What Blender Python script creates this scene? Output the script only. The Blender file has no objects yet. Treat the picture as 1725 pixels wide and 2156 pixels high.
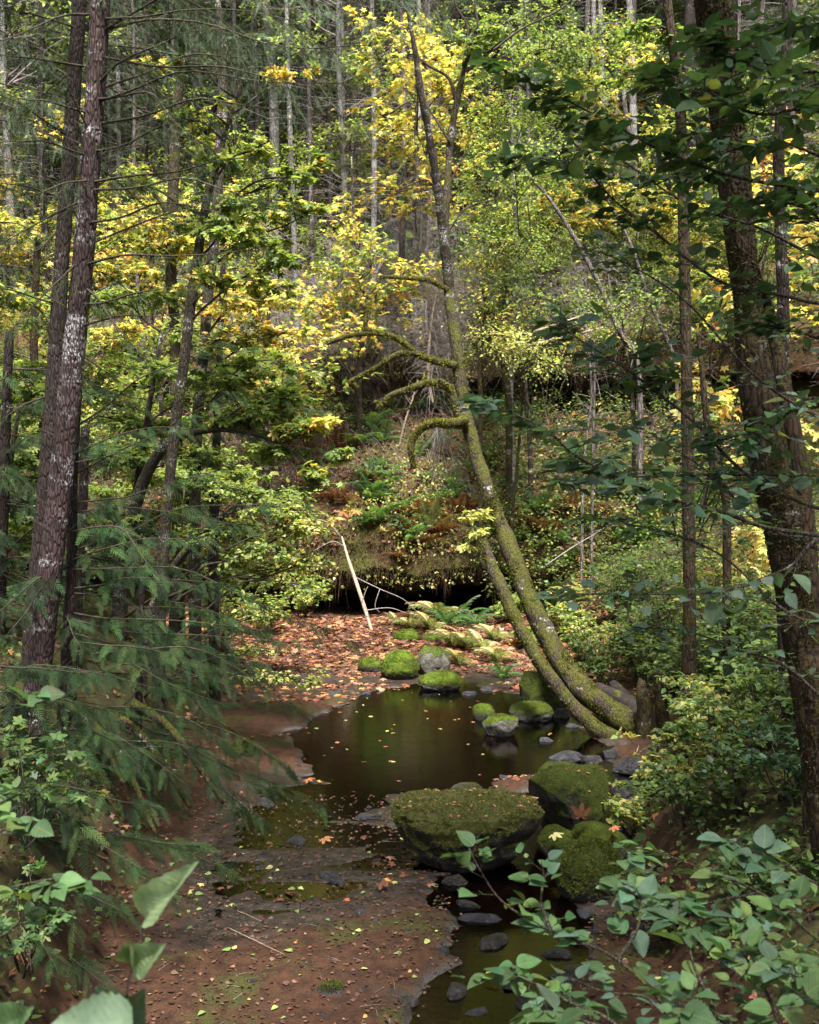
import bpy, math, numpy as np
from mathutils import Vector
PI=math.pi
rng=np.random.default_rng(7)
C=bpy.context.scene.collection
# ---------------------------------------------------------------- camera geometry
F=2210.0; HZ=950.0; CX=862.5; CY=1078.0
CAM=np.array([0.,0.,4.]); PITCH=math.atan((CY-HZ)/F)
def P(x,y,Y):
    dx=x-CX; dy=F; dz=-(y-CY); c,s=math.cos(PITCH),math.sin(PITCH)
    d=np.array([dx, dy*c+dz*s, dz*c-dy*s]); return CAM+d*(Y/d[1])
def G(x,y,z=0.0):
    dx=x-CX; dy=F; dz=-(y-CY); c,s=math.cos(PITCH),math.sin(PITCH)
    d=np.array([dx, dy*c+dz*s, dz*c-dy*s]); return CAM+d*((z-CAM[2])/d[2])
def proj(p):
    d=np.asarray(p)-CAM; c,s=math.cos(PITCH),math.sin(PITCH)
    f=d[1]*c-d[2]*s; u=d[2]*c+d[1]*s
    return CX+d[0]/f*F, CY-u/f*F
def PP(lst,Y=None):
    return np.array([P(a[0],a[1],a[2] if Y is None else Y) for a in lst])
# ---------------------------------------------------------------- noise
def _h(i,j,k):
    n=(i*374761393+j*668265263+k*1274126177)&0xffffffff
    n=((n^(n>>13))*1274126177)&0xffffffff
    return ((n^(n>>16))&0xffff)/65535.0
def vn(p):
    p=np.asarray(p,float); f=np.floor(p); i=f.astype(np.int64); t=p-f; t=t*t*(3-2*t)
    x,y,z=i[...,0],i[...,1],i[...,2]; a,b,c=t[...,0],t[...,1],t[...,2]
    L=lambda u,v,w:u+(v-u)*w
    return L(L(L(_h(x,y,z),_h(x+1,y,z),a),L(_h(x,y+1,z),_h(x+1,y+1,z),a),b),
             L(L(_h(x,y,z+1),_h(x+1,y,z+1),a),L(_h(x,y+1,z+1),_h(x+1,y+1,z+1),a),b),c)*2-1
def fbm(p,o=4,s=1.0):
    p=np.asarray(p,float)*s; r=0;a=1;
    for k in range(o): r=r+a*vn(p+k*17.3); p=p*2.03; a*=.5
    return r/2
def fbm2(x,y,o=4,s=1.0,seed=0): return fbm(np.stack([x,y,np.full_like(x,seed+.37)],-1),o,s)
def ss(a,b,x):
    t=np.clip((x-a)/(b-a),0,1); return t*t*(3-2*t)
def nrm(v): return v/np.maximum(np.linalg.norm(v,axis=-1,keepdims=True),1e-9)
# ---------------------------------------------------------------- mesh builder
class MB:
    def __init__(s): s.V=[];s.F=[];s.Cl=[];s.U=[];s.n=0
    def add(s,V,F,col=None,uv=None):
        V=np.asarray(V,float).reshape(-1,3); k=len(V)
        if col is None: col=np.full((k,3),.5)
        col=np.broadcast_to(np.asarray(col,float),(k,3))
        for f in (F if isinstance(F,list) else [F]):
            f=np.asarray(f)
            if len(f): s.F.append(f+s.n)
        s.V.append(V); s.Cl.append(col); s.U.append(np.zeros((k,2)) if uv is None else uv); s.n+=k
    def build(s,name,mat,parent=None,smooth=True,uv=False):
        if s.n==0: return None
        V=np.concatenate(s.V).astype(np.float32); Cl=np.concatenate(s.Cl).astype(np.float32)
        me=bpy.data.meshes.new(name); me.vertices.add(len(V)); me.vertices.foreach_set('co',V.ravel())
        loops=np.concatenate([f.ravel() for f in s.F]).astype(np.int32)
        tot=np.concatenate([np.full(len(f),f.shape[1]) for f in s.F]).astype(np.int32)
        st=np.concatenate([[0],np.cumsum(tot)[:-1]]).astype(np.int32)
        me.loops.add(len(loops)); me.loops.foreach_set('vertex_index',loops)
        me.polygons.add(len(tot)); me.polygons.foreach_set('loop_start',st)
        try: me.polygons.foreach_set('loop_total',tot)
        except Exception: pass
        me.polygons.foreach_set('use_smooth',np.full(len(tot),smooth))
        a=me.attributes.new('Col','FLOAT_COLOR','POINT')
        a.data.foreach_set('color',np.concatenate([Cl,np.ones((len(Cl),1),np.float32)],1).ravel())
        if uv:
            U=np.concatenate(s.U).astype(np.float32); l=me.uv_layers.new(name='UVMap')
            l.data.foreach_set('uv',U[loops].ravel())
        me.update(calc_edges=True); me.materials.append(mat)
        o=bpy.data.objects.new(name,me); C.objects.link(o)
        if parent is not None:
            o.parent=parent; o.matrix_parent_inverse=PMI(parent)
        return o
def PMI(p):
    from mathutils import Matrix
    return Matrix.LocRotScale(p.location,p.rotation_euler,p.scale).inverted()
LABELS={}
def tag(o,label,cat,group=None):
    o['label']=label; o['category']=cat
    if group: o['group']=group
    LABELS[label]=LABELS.get(label,0)+1
    return o
def thing(name,label,cat,loc,group=None):
    o=bpy.data.objects.new(name,None); C.objects.link(o); o.empty_display_size=.2
    o.location=Vector([float(a) for a in loc]); return tag(o,label,cat,group)
def kind(o,k,label=None):
    o['kind']=k
    if label: o['label']=label
    return o
def dup(root,loc,rz,sc,label,group,sy=1):
    r=root.copy(); C.objects.link(r); r.location=Vector([float(a) for a in loc]); r.rotation_euler=(0,0,rz); r.scale=(sc,sc,sc*sy)
    r['label']=label; r['group']=group; LABELS[label]=LABELS.get(label,0)+1
    for ch in list(root.children):
        c=ch.copy(); C.objects.link(c); c.parent=r
        for g in ch.children:
            d=g.copy(); C.objects.link(d); d.parent=c
    return r
LM=[(150,700,'the lichen-spotted left trunk'),(390,760,'the thin dark leaning stem'),(960,500,'the arching mossy tree'),(1220,520,'the slanting grey trunk'),
    (1450,800,'the slim brown trunk'),(1570,500,'the thick mossy right trunk'),(850,1265,'the black rock overhang'),(1150,870,'the upper rock ledge'),
    (910,760,'the dead drooping sapling'),(620,600,'the pale far alder'),(870,1400,'the midstream boulders'),(1360,1500,'the leaning tree\'s stump'),(755,1240,'the peeled leaning pole'),(970,1740,'the flat mossy boulder')]
def auto(look,p):
    x,y=proj(p); c=sorted(LM,key=lambda l:math.hypot(l[0]-x,(l[1]-y)*.8))
    for L in c[:5]:
        dx,dy=x-L[0],y-L[1]
        if abs(dx)>=abs(dy)*.8:
            d='left of' if dx<0 else 'right of'; m=abs(dx)
        else: d='above' if dy<0 else 'below'; m=abs(dy)
        q='close ' if m<70 else ('' if m<170 else 'well ')
        for e in ('',', upper frame' if y<700 else ', lower frame'):
            s=look+' '+q+d+' '+L[2]+e
            if s not in LABELS and len(s.split())<=16: return s
    for L in c[:6]:
        for w in ('larger','smaller','paler','denser','sparser','shaggier'):
            s=w+' '+look+' near '+L[2]
            if s not in LABELS: return s
    return look+' among others on the slope'
# ---------------------------------------------------------------- tubes
def frames(d,up):
    y=nrm(d); z=nrm(up-(up*y).sum(-1,keepdims=True)*y); x=np.cross(y,z); return np.stack([x,y,z],-1)
def smooth_path(pts,n):
    pts=np.asarray(pts,float); m=len(pts)
    if m<3: t=np.linspace(0,1,n)[:,None]; return pts[0]*(1-t)+pts[-1]*t
    e=np.vstack([2*pts[0]-pts[1],pts,2*pts[-1]-pts[-2]])
    t=np.linspace(0,m-1-1e-6,n); i=t.astype(int); f=(t-i)[:,None]
    a,b,c,d=e[i],e[i+1],e[i+2],e[i+3]
    return .5*((2*b)+(c-a)*f+(2*a-5*b+4*c-d)*f**2+(3*b-a-3*c+d)*f**3)
def tube(mb,pts,rad,sides=8,n=None,rough=0.0,col=(.5,.5,.5),cap=False,seed=0):
    n=n or len(pts)*4
    p=smooth_path(pts,n); rad=np.asarray(rad,float)
    r=np.interp(np.linspace(0,1,n),np.linspace(0,1,len(rad)),rad)
    t=nrm(np.gradient(p,axis=0)); up=np.array([.31,.17,.93]) if abs(t[0,2])<.8 else np.array([0.1,1.,.1])
    x=nrm(np.cross(t,up)); z=np.cross(x,t)
    a=np.linspace(0,2*PI,sides,endpoint=False)
    ring=np.cos(a)[None,:,None]*x[:,None]+np.sin(a)[None,:,None]*z[:,None]
    rr=r[:,None]*np.ones((1,sides))
    if rough:
        q=p[:,None]+ring*r[:,None,None]
        rr=rr*(1+rough*fbm(q*1.0+seed,3,1.2/max(r.mean(),.02)*.35)+rough*.6*fbm(q+seed+9,2,.25/max(r.mean(),.02)))
    V=(p[:,None]+ring*rr[...,None]).reshape(-1,3)
    i=np.arange(n-1)[:,None]*sides; j=np.arange(sides)[None]; k=(j+1)%sides
    Q=np.stack([i+j,i+k,i+sides+k,i+sides+j],-1).reshape(-1,4)
    Fs=[Q]
    V=np.vstack([V,p[0]-t[0]*r[0]*.3,p[-1]+t[-1]*r[-1]*(.6 if not cap else .15)])
    jj=np.arange(sides); b0=len(V)-2
    Fs.append(np.stack([(jj+1)%sides,jj,np.full(sides,b0)],-1)); o=(n-1)*sides
    Fs.append(np.stack([o+jj,o+(jj+1)%sides,np.full(sides,b0+1)],-1))
    mb.add(V,Fs,col); return p
def twigs(mb,A,B,Cc,r,col=(.3,.3,.3)):
    """many thin quadratic 3-sided tubes at once"""
    n=len(A)
    if n==0: return
    d=nrm(Cc-A); u=np.tile([.2,.3,.93],(n,1)); x=nrm(np.cross(d,u)+1e-6); z=np.cross(x,d)
    r=np.broadcast_to(np.asarray(r,float),(n,))
    V=[]
    for k,t in enumerate((0,.35,.7,1)):
        c=A*(1-t)**2+2*B*t*(1-t)+Cc*t*t; rr=(r*(1-.8*t))[:,None]
        for a in (0,2*PI/3,4*PI/3): V.append(c+rr*(math.cos(a)*x+math.sin(a)*z))
    V=np.stack(V,1)
    T=np.array([[k*3+j,k*3+(j+1)%3,k*3+3+(j+1)%3,k*3+3+j] for k in range(3) for j in range(3)])
    mb.add(V.reshape(-1,3),(T[None]+np.arange(n)[:,None,None]*12).reshape(-1,4),col)
# ---------------------------------------------------------------- leaf templates (along +Y, normal +Z, length 1)
def T_(V,F): V=np.array(V,float); V[:,2]*=1; return V,np.array(F)
T_rhomb=T_([(0,0,0),(.3,.45,.07),(0,1,-.05),(-.3,.45,.07)],[(0,1,2),(0,2,3)])
def oval(n,w=.34,ser=0.0,droop=.12,pw=.8):
    V=[(0,0,0)];mid=[0]
    ts=np.linspace(0,1,n+2)[1:-1]
    L=[];R=[];M=[]
    for i,t in enumerate(ts):
        h=w*(math.sin(PI*t**(pw*.85)))**.85*(1.12-.3*t)*(1+(ser if i%2 else -ser)); z=-droop*t*t
        L.append(len(V));V.append((-h,t+(ser*.3 if i%2 else 0),z+h*.25)); M.append(len(V));V.append((0,t,z-.01)); R.append(len(V));V.append((h,t+(ser*.3 if i%2 else 0),z+h*.25))
    tip=len(V);V.append((0,1,-droop)); Fc=[(0,M[0],L[0]),(0,R[0],M[0])]
    for i in range(len(ts)-1):
        for a,b,c,d in ((L[i],M[i],M[i+1],L[i+1]),(M[i],R[i],R[i+1],M[i+1])): Fc+= [(a,b,c),(a,c,d)]
    Fc+=[(L[-1],M[-1],tip),(M[-1],R[-1],tip)]
    return T_(V,Fc)
T_oval=oval(3); T_oval_hi=oval(17,.37,.07,.15,.85); T_oval_lo=oval(2)
def maple(lobes,val,cz=.0,cup=.1,spikes=False):
    # outline as (angle deg from +Y, radius) about the petiole joint at (0,.12)
    out=[]
    for s in (1,-1):
        seq=lobes if s==1 else lobes[::-1][:-1] if False else lobes
    right=[(a,r) for a,r in lobes]; left=[(-a,r) for a,r in lobes[::-1] if a>0]
    pts=left[::1]+right
    pts=sorted(pts,key=lambda q:q[0])
    V=[(0,.0,0)]
    for a,r in pts:
        x=math.sin(math.radians(a))*r; y=math.cos(math.radians(a))*r; V.append((x*.8,y*.8+.05,-cup*(x*x+y*y)*1.2+ (0.05 if r<.55 else -.02)))
    n=len(V)-1; Fc=[(0,i+1,i) for i in range(1,n)]
    return T_(V,Fc)
T_maple=maple([(0,1.0),(14,.72),(24,.5),(38,.82),(52,.95),(62,.7),(78,.42),(98,.62),(118,.6),(140,.28)],0)
T_maple_lo=maple([(0,1.0),(24,.48),(52,.95),(80,.42),(112,.6),(140,.25)],0)
def fir_spray(nn=15,nl=.13,w=.016,seed=0):
    r=np.random.default_rng(seed); V=[(-.006,0,0),(.006,0,0),(0,1,-.12)];Fc=[(0,1,2)]
    for i in range(nn):
        for s in (-1,1):
            t=(i+.5+.4*r.random())/nn; a=math.radians(40+25*r.random()); l=nl*(1.1-.6*t)*(.8+.4*r.random())
            z=-.12*t*t; k=len(V); V+=[(0,t-w,z),(0,t+w,z),(s*math.sin(a)*l,t+math.cos(a)*l,z+(r.random()-.6)*l*.7)]; Fc.append((k,k+1,k+2))
    return T_(V,Fc)
T_fir=fir_spray()
def cedar_spray(seed=0):
    r=np.random.default_rng(seed); V=[];Fc=[]
    def tri(a,b,c): k=len(V);V.extend([a,b,c]);Fc.append((k,k+1,k+2))
    zz=lambda x,y:-.30*y*y-.5*x*x
    tri((-.012,0,0),(.012,0,0),(0,1,zz(0,1)))
    for i in range(11):
        for s in (-1,1):
            t2=.05+i*.085+(.04 if s>0 else 0); L=(.27*(1-t2)**.7+.03)*(.8+.35*r.random())*(.6+.4*min(1,t2*6)); a=math.radians(48-12*t2+6*r.normal())
            dx,dy=s*math.sin(a),math.cos(a); w=.0105; nx,ny=dy,-dx
            q=lambda u,v:(dx*u+nx*v,t2+dy*u+ny*v,zz(dx*u+nx*v,t2+dy*u+ny*v)-.25*u*u)
            tri(q(0,-w*.7),q(0,w*.7),q(L*.45,w*1.2)); tri(q(0,-w*.7),q(L*.45,w*1.2),q(L*.45,-w*1.2)); tri(q(L*.45,-w*1.1),q(L*.45,w*1.1),q(L,0))
            for u in (.3,.6,.82):
                for g in (-1,1): tri(q(L*(u-.1),g*w*.3),q(L*(u+.04),g*w*.3),q(L*(u+.14),g*w*2.1*(1.15-u)))
    return T_(V,Fc)
T_cedar=cedar_spray()
T_firfar=fir_spray(9,.20,.032,4)
def frond(n=20,seed=0):
    V=[];Fc=[]
    c=lambda t:(t*.86, .62*t-.72*t*t)
    for i in range(n):
        t=.12+.88*i/n; y,z=c(t); L=.17*(math.sin(PI*min(1,(t*.93+.07))**.75))**.7+.01; 
        for s in (-1,1):
            k=len(V); V+=[(0,y-.012,z),(s*L*.5,y+.035,z-.01),(s*L,y+.05,z-.05-.03*(i%3)),(s*L*.5,y-.008,z-.012)]; Fc+=[(k,k+1,k+3),(k+1,k+2,k+3)]
    for i in range(6):
        t0,t1=i/6,(i+1)/6; y0,z0=c(t0);y1,z1=c(t1); k=len(V); w=.008*(1.2-t0)
        V+=[(-w,y0,z0),(w,y0,z0),(w*.8,y1,z1),(-w*.8,y1,z1)];Fc+=[(k,k+1,k+2),(k,k+2,k+3)]
    return T_(V,Fc)
T_frond=frond()
def inst(mb,T,pos,R,sc,col,uv=False):
    V,Fc=T; n=len(pos)
    if n==0: return
    sc=np.broadcast_to(np.asarray(sc,float),(n,)) if np.ndim(sc)<2 else sc
    L=V[None]*(sc[:,None,None] if sc.ndim==1 else sc[:,None,:])
    W=np.einsum('nij,nkj->nki',R,np.broadcast_to(L,(n,len(V),3)))+pos[:,None]
    U=np.tile(np.stack([V[:,0]+.5,V[:,1]],1),(n,1)) if uv else None
    mb.add(W.reshape(-1,3),(Fc[None]+np.arange(n)[:,None,None]*len(V)).reshape(-1,3),np.repeat(col,len(V),0),U)
def rdir(n,lo=-.6,hi=.3,r=None):
    r=r or rng; a=r.random(n)*2*PI; z=lo+(hi-lo)*r.random(n); h=np.sqrt(np.maximum(0,1-z*z)); return np.stack([np.cos(a)*h,np.sin(a)*h,z],1)
def leafR(n,droop=(-.7,.15),tilt=.45,axis=None,mix=0):
    d=rdir(n,*droop)
    if axis is not None: d=nrm(d*(1-mix)+axis*mix)
    up=nrm(np.array([0,0,1.])+rng.normal(0,tilt,(n,3))); return frames(d,up)
# ---------------------------------------------------------------- palettes (linear albedo)
PAL=dict(
 mgreen=[(.11,.19,.035),(.16,.25,.045),(.08,.14,.03),(.25,.30,.06)],
 mlime=[(.24,.33,.06),(.33,.39,.08),(.17,.26,.05)],
 myellow=[(.60,.50,.08),(.62,.47,.07),(.46,.44,.09),(.62,.54,.16),(.28,.34,.06)],
 morange=[(.55,.30,.06),(.50,.36,.08),(.38,.16,.05),(.56,.42,.10)],
 mixed=[(.10,.17,.02),(.16,.22,.025),(.5,.38,.04),(.34,.32,.04),(.06,.11,.02)],
 pale=[(.42,.44,.12),(.34,.38,.09),(.50,.46,.16),(.26,.32,.07)],
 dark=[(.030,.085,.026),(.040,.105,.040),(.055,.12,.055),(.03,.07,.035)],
 blue=[(.07,.135,.095),(.09,.165,.11),(.06,.12,.075),(.05,.13,.05),(.055,.11,.07)],
 near=[(.055,.13,.045),(.08,.17,.05),(.045,.10,.035),(.11,.19,.04)],
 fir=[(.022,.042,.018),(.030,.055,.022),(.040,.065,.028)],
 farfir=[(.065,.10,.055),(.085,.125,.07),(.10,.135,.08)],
 cedar=[(.009,.020,.006),(.014,.037,.010),(.027,.070,.016),(.010,.019,.007),(.034,.062,.014),(.018,.050,.014)],
 fern=[(.07,.16,.04),(.05,.12,.03),(.10,.19,.05)],
 fernpale=[(.20,.24,.07),(.30,.28,.10),(.14,.19,.05),(.26,.15,.06)],
 ferndead=[(.14,.055,.022),(.10,.04,.018),(.18,.09,.04)],
 litter=[(.27,.085,.03),(.19,.06,.03),(.33,.13,.05),(.15,.055,.035),(.28,.16,.09),(.42,.20,.04),(.10,.035,.02),(.24,.08,.045)],
 litbr=[(.10,.042,.026),(.075,.03,.02),(.14,.07,.045),(.05,.022,.015)],
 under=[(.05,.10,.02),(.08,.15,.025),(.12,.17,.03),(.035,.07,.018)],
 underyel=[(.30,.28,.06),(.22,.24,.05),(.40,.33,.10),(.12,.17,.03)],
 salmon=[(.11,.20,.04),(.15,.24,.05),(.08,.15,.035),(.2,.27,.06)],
 salmony=[(.38,.36,.07),(.45,.38,.08),(.28,.30,.06)],
)
def pal(name,n,var=.18):
    if isinstance(name,str): a=np.array(PAL[name])
    else: # list of (name,weight)
        w=np.array([q[1] for q in name],float); w/=w.sum(); ch=rng.choice(len(name),n,p=w); out=np.zeros((n,3))
        for i,q in enumerate(name):
            m=ch==i; out[m]=pal(q[0],int(m.sum()),var)
        return out
    c=a[rng.integers(0,len(a),n)]; c=c*.84+.16*(c@np.array([.25,.65,.1]))[:,None]; return np.clip(c*(1+rng.normal(0,var,(n,1)))*(1+rng.normal(0,.06,(n,3))),.004,.8)
# ---------------------------------------------------------------- materials
class NT:
    def __init__(s,name):
        s.m=bpy.data.materials.new(name); s.m.use_nodes=True; s.t=s.m.node_tree; s.t.nodes.clear(); s.o=s.t.nodes.new('ShaderNodeOutputMaterial')
    def n(s,ty,ins=None,**kw):
        nd=s.t.nodes.new('ShaderNode'+ty)
        for k,v in kw.items(): setattr(nd,k,v)
        for k,v in (ins or {}).items():
            i=nd.inputs[k]
            if isinstance(v,bpy.types.NodeSocket): s.t.links.new(v,i)
            elif isinstance(v,bpy.types.Node): s.t.links.new(v.outputs[0],i)
            elif isinstance(v,tuple) and len(v)==3 and i.type=='RGBA': i.default_value=(*v,1)
            else: i.default_value=v
        return nd
    def mix(s,f,a,b,ty='MIX'):
        nd=s.n('MixRGB',blend_type=ty); 
        for k,v in ((0,f),(1,a),(2,b)):
            i=nd.inputs[k]
            if isinstance(v,(bpy.types.NodeSocket,)): s.t.links.new(v,i)
            elif isinstance(v,bpy.types.Node): s.t.links.new(v.outputs[0],i)
            elif isinstance(v,(int,float)): i.default_value=v if k==0 else (v,v,v,1)
            else: i.default_value=(*v,1)
        return nd.outputs[0]
    def ramp(s,x,a,b,lo=0.,hi=1.):
        return s.n('MapRange',{0:x,1:a,2:b,3:lo,4:hi},interpolation_type='SMOOTHSTEP').outputs[0]
    def math(s,op,a,b=0.):
        return s.n('Math',{0:a,1:b},operation=op).outputs[0]
    def noise(s,vec,scale,detail=4.,rough=.55): return s.n('TexNoise',{'Vector':vec,'Scale':scale,'Detail':detail,'Roughness':rough}).outputs[0]
    def end(s,sh,disp=None):
        s.t.links.new(sh.outputs[0],s.o.inputs[0]); return s.m
def leaf_mat(name,trans=.4,rough=.5,spec=.35,veins=False,rand=True):
    t=NT(name); a=t.n('Attribute',attribute_name='Col').outputs['Color']
    g=t.n('NewGeometry'); oi=t.n('ObjectInfo')
    ns=t.noise(g.outputs['Position'],23.,2.)
    col=t.mix(1.,a,t.mix(t.ramp(ns,.3,.7),(.8,.82,.8),(1.18,1.15,1.1)),'MULTIPLY')
    bump=None
    if veins:
        uv=t.n('UVMap').outputs[0]; sp=t.n('SeparateXYZ',{0:uv}); x=t.math('ABSOLUTE',t.math('SUBTRACT',sp.outputs[0],.5)); 
        w=t.math('SINE',t.math('MULTIPLY',t.math('SUBTRACT',sp.outputs[1],t.math('MULTIPLY',x,.9)),62.))
        mid=t.ramp(x,.0,.022,1.,0.); line=t.math('MAXIMUM',t.ramp(w,.82,1.,0.,.55),mid)
        n2=t.noise(g.outputs['Position'],55.,3.); col=t.mix(t.ramp(n2,.60,.72),col,(.10,.075,.03))
        col=t.mix(t.math('MULTIPLY',line,.28),col,(.26,.36,.14))
        bump=t.n('Bump',{'Height':w,'Strength':.14,'Distance':.004})
    ins={'Base Color':col,'Roughness':rough,'Specular IOR Level':spec}
    p=t.n('BsdfPrincipled',ins); 
    if bump: t.t.links.new(bump.outputs[0],p.inputs['Normal'])
    tc=t.mix(1.,col,(1.5,1.45,.75),'MULTIPLY')
    tr=t.n('BsdfTranslucent',{'Color':tc}); m=t.n('MixShader',{0:trans,1:p,2:tr}); return t.end(m)
M={}
M['leaf']=leaf_mat('leaf_surface',.5); M['leafdark']=leaf_mat('glossy_leaf_surface',.25,.38,.5)
M['leafnear']=leaf_mat('veined_leaf_surface',.32,.55,.25,True); M['needle']=leaf_mat('needle_surface',.15,.6,.1); M['litter']=leaf_mat('dry_leaf_surface',.15,.6,.3)
def bark_mat(name,base,light,lich=0.,moss=0.,sc=1.,lc=(.42,.42,.40),cr=1.,mossc=((.045,.06,.008),(.11,.125,.014))):
    t=NT(name); g=t.n('NewGeometry'); pos=g.outputs['Position']
    mp=t.n('Mapping',{'Vector':pos,'Scale':(1.,1.,.22)}).outputs[0]; mp2=t.n('Mapping',{'Vector':pos,'Scale':(.45,.45,1.5)}).outputs[0]
    crk=t.n('TexVoronoi',{'Vector':mp,'Scale':38.*sc},feature='DISTANCE_TO_EDGE').outputs[0]; n1=t.noise(mp,26.*sc,6.,.7); n0=t.noise(pos,3.,3.)
    h=t.math('ADD',t.math('MULTIPLY',t.ramp(crk,0.,.22),.6*cr),t.math('MULTIPLY',n1,.9))
    col=t.mix(t.ramp(h,.35,1.1),base,light); col=t.mix(t.ramp(n0,.35,.65),t.mix(.5,col,base),col)
    rough=.85
    if lich>0:
        band=t.noise(mp2,3.2,3.,.6); fine=t.noise(pos,34.,5.,.75)
        lm=t.math('MULTIPLY',t.ramp(band,.66-.3*lich,.78-.3*lich),t.ramp(fine,.47,.56)); lm=t.math('MULTIPLY',lm,t.ramp(crk,.01,.08)); col=t.mix(lm,col,lc)
    if moss>0:
        nz=t.n('SeparateXYZ',{0:g.outputs['Normal']}).outputs[2]; mm=t.noise(pos,4.5,5.,.65); v=t.math('ADD',mm,t.math('MULTIPLY',nz,.16))
        mk=t.ramp(v,.72-.42*moss,.86-.42*moss); mc=t.mix(t.ramp(t.noise(pos,30.,4.),.3,.7),mossc[0],mossc[1]); col=t.mix(mk,col,mc); h=t.math('ADD',h,t.math('MULTIPLY',mk,t.noise(pos,75.,3.)))
    b=t.n('Bump',{'Height':h,'Strength':.75,'Distance':.02})
    return t.end(t.n('BsdfPrincipled',{'Base Color':col,'Roughness':rough,'Specular IOR Level':.2,'Normal':b}))
M['barkA']=bark_mat('lichened_conifer_bark',(.018,.011,.011),(.068,.044,.043),.55,.0,lc=(.36,.35,.36))
M['barkB']=bark_mat('dark_conifer_bark',(.014,.010,.009),(.045,.032,.029),.3,.1)
M['barkmoss']=bark_mat('mossy_bark',(.018,.013,.009),(.060,.044,.032),.3,.62,.8,mossc=((.024,.026,.007),(.070,.068,.011)))
M['barkbrown']=bark_mat('brown_mossy_bark',(.015,.010,.007),(.050,.032,.020),.15,.5,.7,mossc=((.022,.017,.007),(.058,.046,.014)))
M['barkthin']=bark_mat('slim_alder_bark',(.020,.015,.012),(.070,.055,.046),.42,.4,1.2)
M['barkpale']=bark_mat('pale_alder_bark',(.07,.062,.06),(.25,.24,.235),.5,.15,.8,lc=(.42,.42,.42))
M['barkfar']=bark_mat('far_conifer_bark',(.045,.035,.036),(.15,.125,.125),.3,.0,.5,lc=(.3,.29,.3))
M['twig']=bark_mat('twig_bark',(.03,.022,.018),(.10,.08,.065),.2,.2,2.)
M['palewood']=bark_mat('bleached_wood',(.22,.16,.12),(.62,.52,.42),.0,.0,1.,cr=.4)
M['deadtwig']=bark_mat('dead_grey_twigs',(.20,.165,.16),(.46,.41,.40),.0,.0,2.)
M['oldwood']=bark_mat('rotten_grey_log',(.025,.018,.017),(.15,.12,.115),.0,.2,.7,cr=0.)
def attr_mat(name,rough=.8):
    t=NT(name); a=t.n('Attribute',attribute_name='Col').outputs['Color']; return t.end(t.n('BsdfPrincipled',{'Base Color':a,'Roughness':rough,'Specular IOR Level':.15}))
M['attr']=attr_mat('moss_blades')
def rock_mat(name,thr=.3,grey=(.018,.016,.016),light=(.062,.056,.055),m0=(.040,.060,.008),m1=(.13,.17,.016),side=.35,dry=(.11,.085,.05),dk=.25,wz=.06):
    t=NT(name); g=t.n('NewGeometry'); pos=g.outputs['Position']; nz=t.n('SeparateXYZ',{0:g.outputs['Normal']}).outputs[2]; z=t.n('SeparateXYZ',{0:pos}).outputs[2]
    n1=t.noise(pos,9.,7.,.65); n2=t.noise(pos,45.,5.,.7); n3=t.noise(pos,3.,4.); big=t.noise(pos,130.,3.,.7)
    rc=t.mix(t.ramp(n1,.35,.7),grey,light); rc=t.mix(t.ramp(n2,.55,.7),rc,t.mix(.6,rc,(.2,.19,.18)))
    v=t.math('ADD',nz,t.math('MULTIPLY',t.math('SUBTRACT',n3,.5),1.5)); v=t.math('ADD',v,t.math('MULTIPLY',t.math('SUBTRACT',n2,.5),.7))
    mk=t.ramp(v,thr-side,thr+side*.4)
    wet=t.ramp(z,wz,wz+.12,0.,1.); mk=t.math('MULTIPLY',mk,wet)
    mc=t.mix(t.ramp(t.noise(pos,6.,5.,.7),.32,.68),m0,m1); mc=t.mix(t.ramp(n2,.35,.75),t.mix(.5,mc,m0),mc); mc=t.mix(t.math('MULTIPLY',t.ramp(t.noise(pos,14.,6.,.7),.5,.68),dk),mc,dry)
    col=t.mix(mk,rc,mc)
    h=t.math('ADD',t.math('MULTIPLY',n2,.6),t.math('ADD',t.math('MULTIPLY',n1,.8),t.math('MULTIPLY',t.math('MULTIPLY',big,mk),.7)))
    b=t.n('Bump',{'Height':h,'Strength':1.,'Distance':.05}); r=t.ramp(mk,0.,.6,.42,.95)
    return t.end(t.n('BsdfPrincipled',{'Base Color':col,'Roughness':r,'Specular IOR Level':.18,'Normal':b}))
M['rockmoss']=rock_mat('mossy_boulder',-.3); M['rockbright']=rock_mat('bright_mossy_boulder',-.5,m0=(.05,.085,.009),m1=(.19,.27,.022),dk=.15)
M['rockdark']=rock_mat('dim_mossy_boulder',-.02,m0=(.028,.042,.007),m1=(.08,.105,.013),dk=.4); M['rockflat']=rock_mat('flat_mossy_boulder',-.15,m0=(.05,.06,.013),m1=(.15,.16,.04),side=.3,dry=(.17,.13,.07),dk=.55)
M['rockbare']=rock_mat('wet_slate',1.2,grey=(.022,.022,.026),light=(.055,.054,.064)); M['rockhalf']=rock_mat('half_bare_granite',.62,grey=(.055,.05,.045),light=(.16,.15,.135),m0=(.05,.085,.008),m1=(.16,.23,.018),side=.2,wz=-.2)
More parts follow.
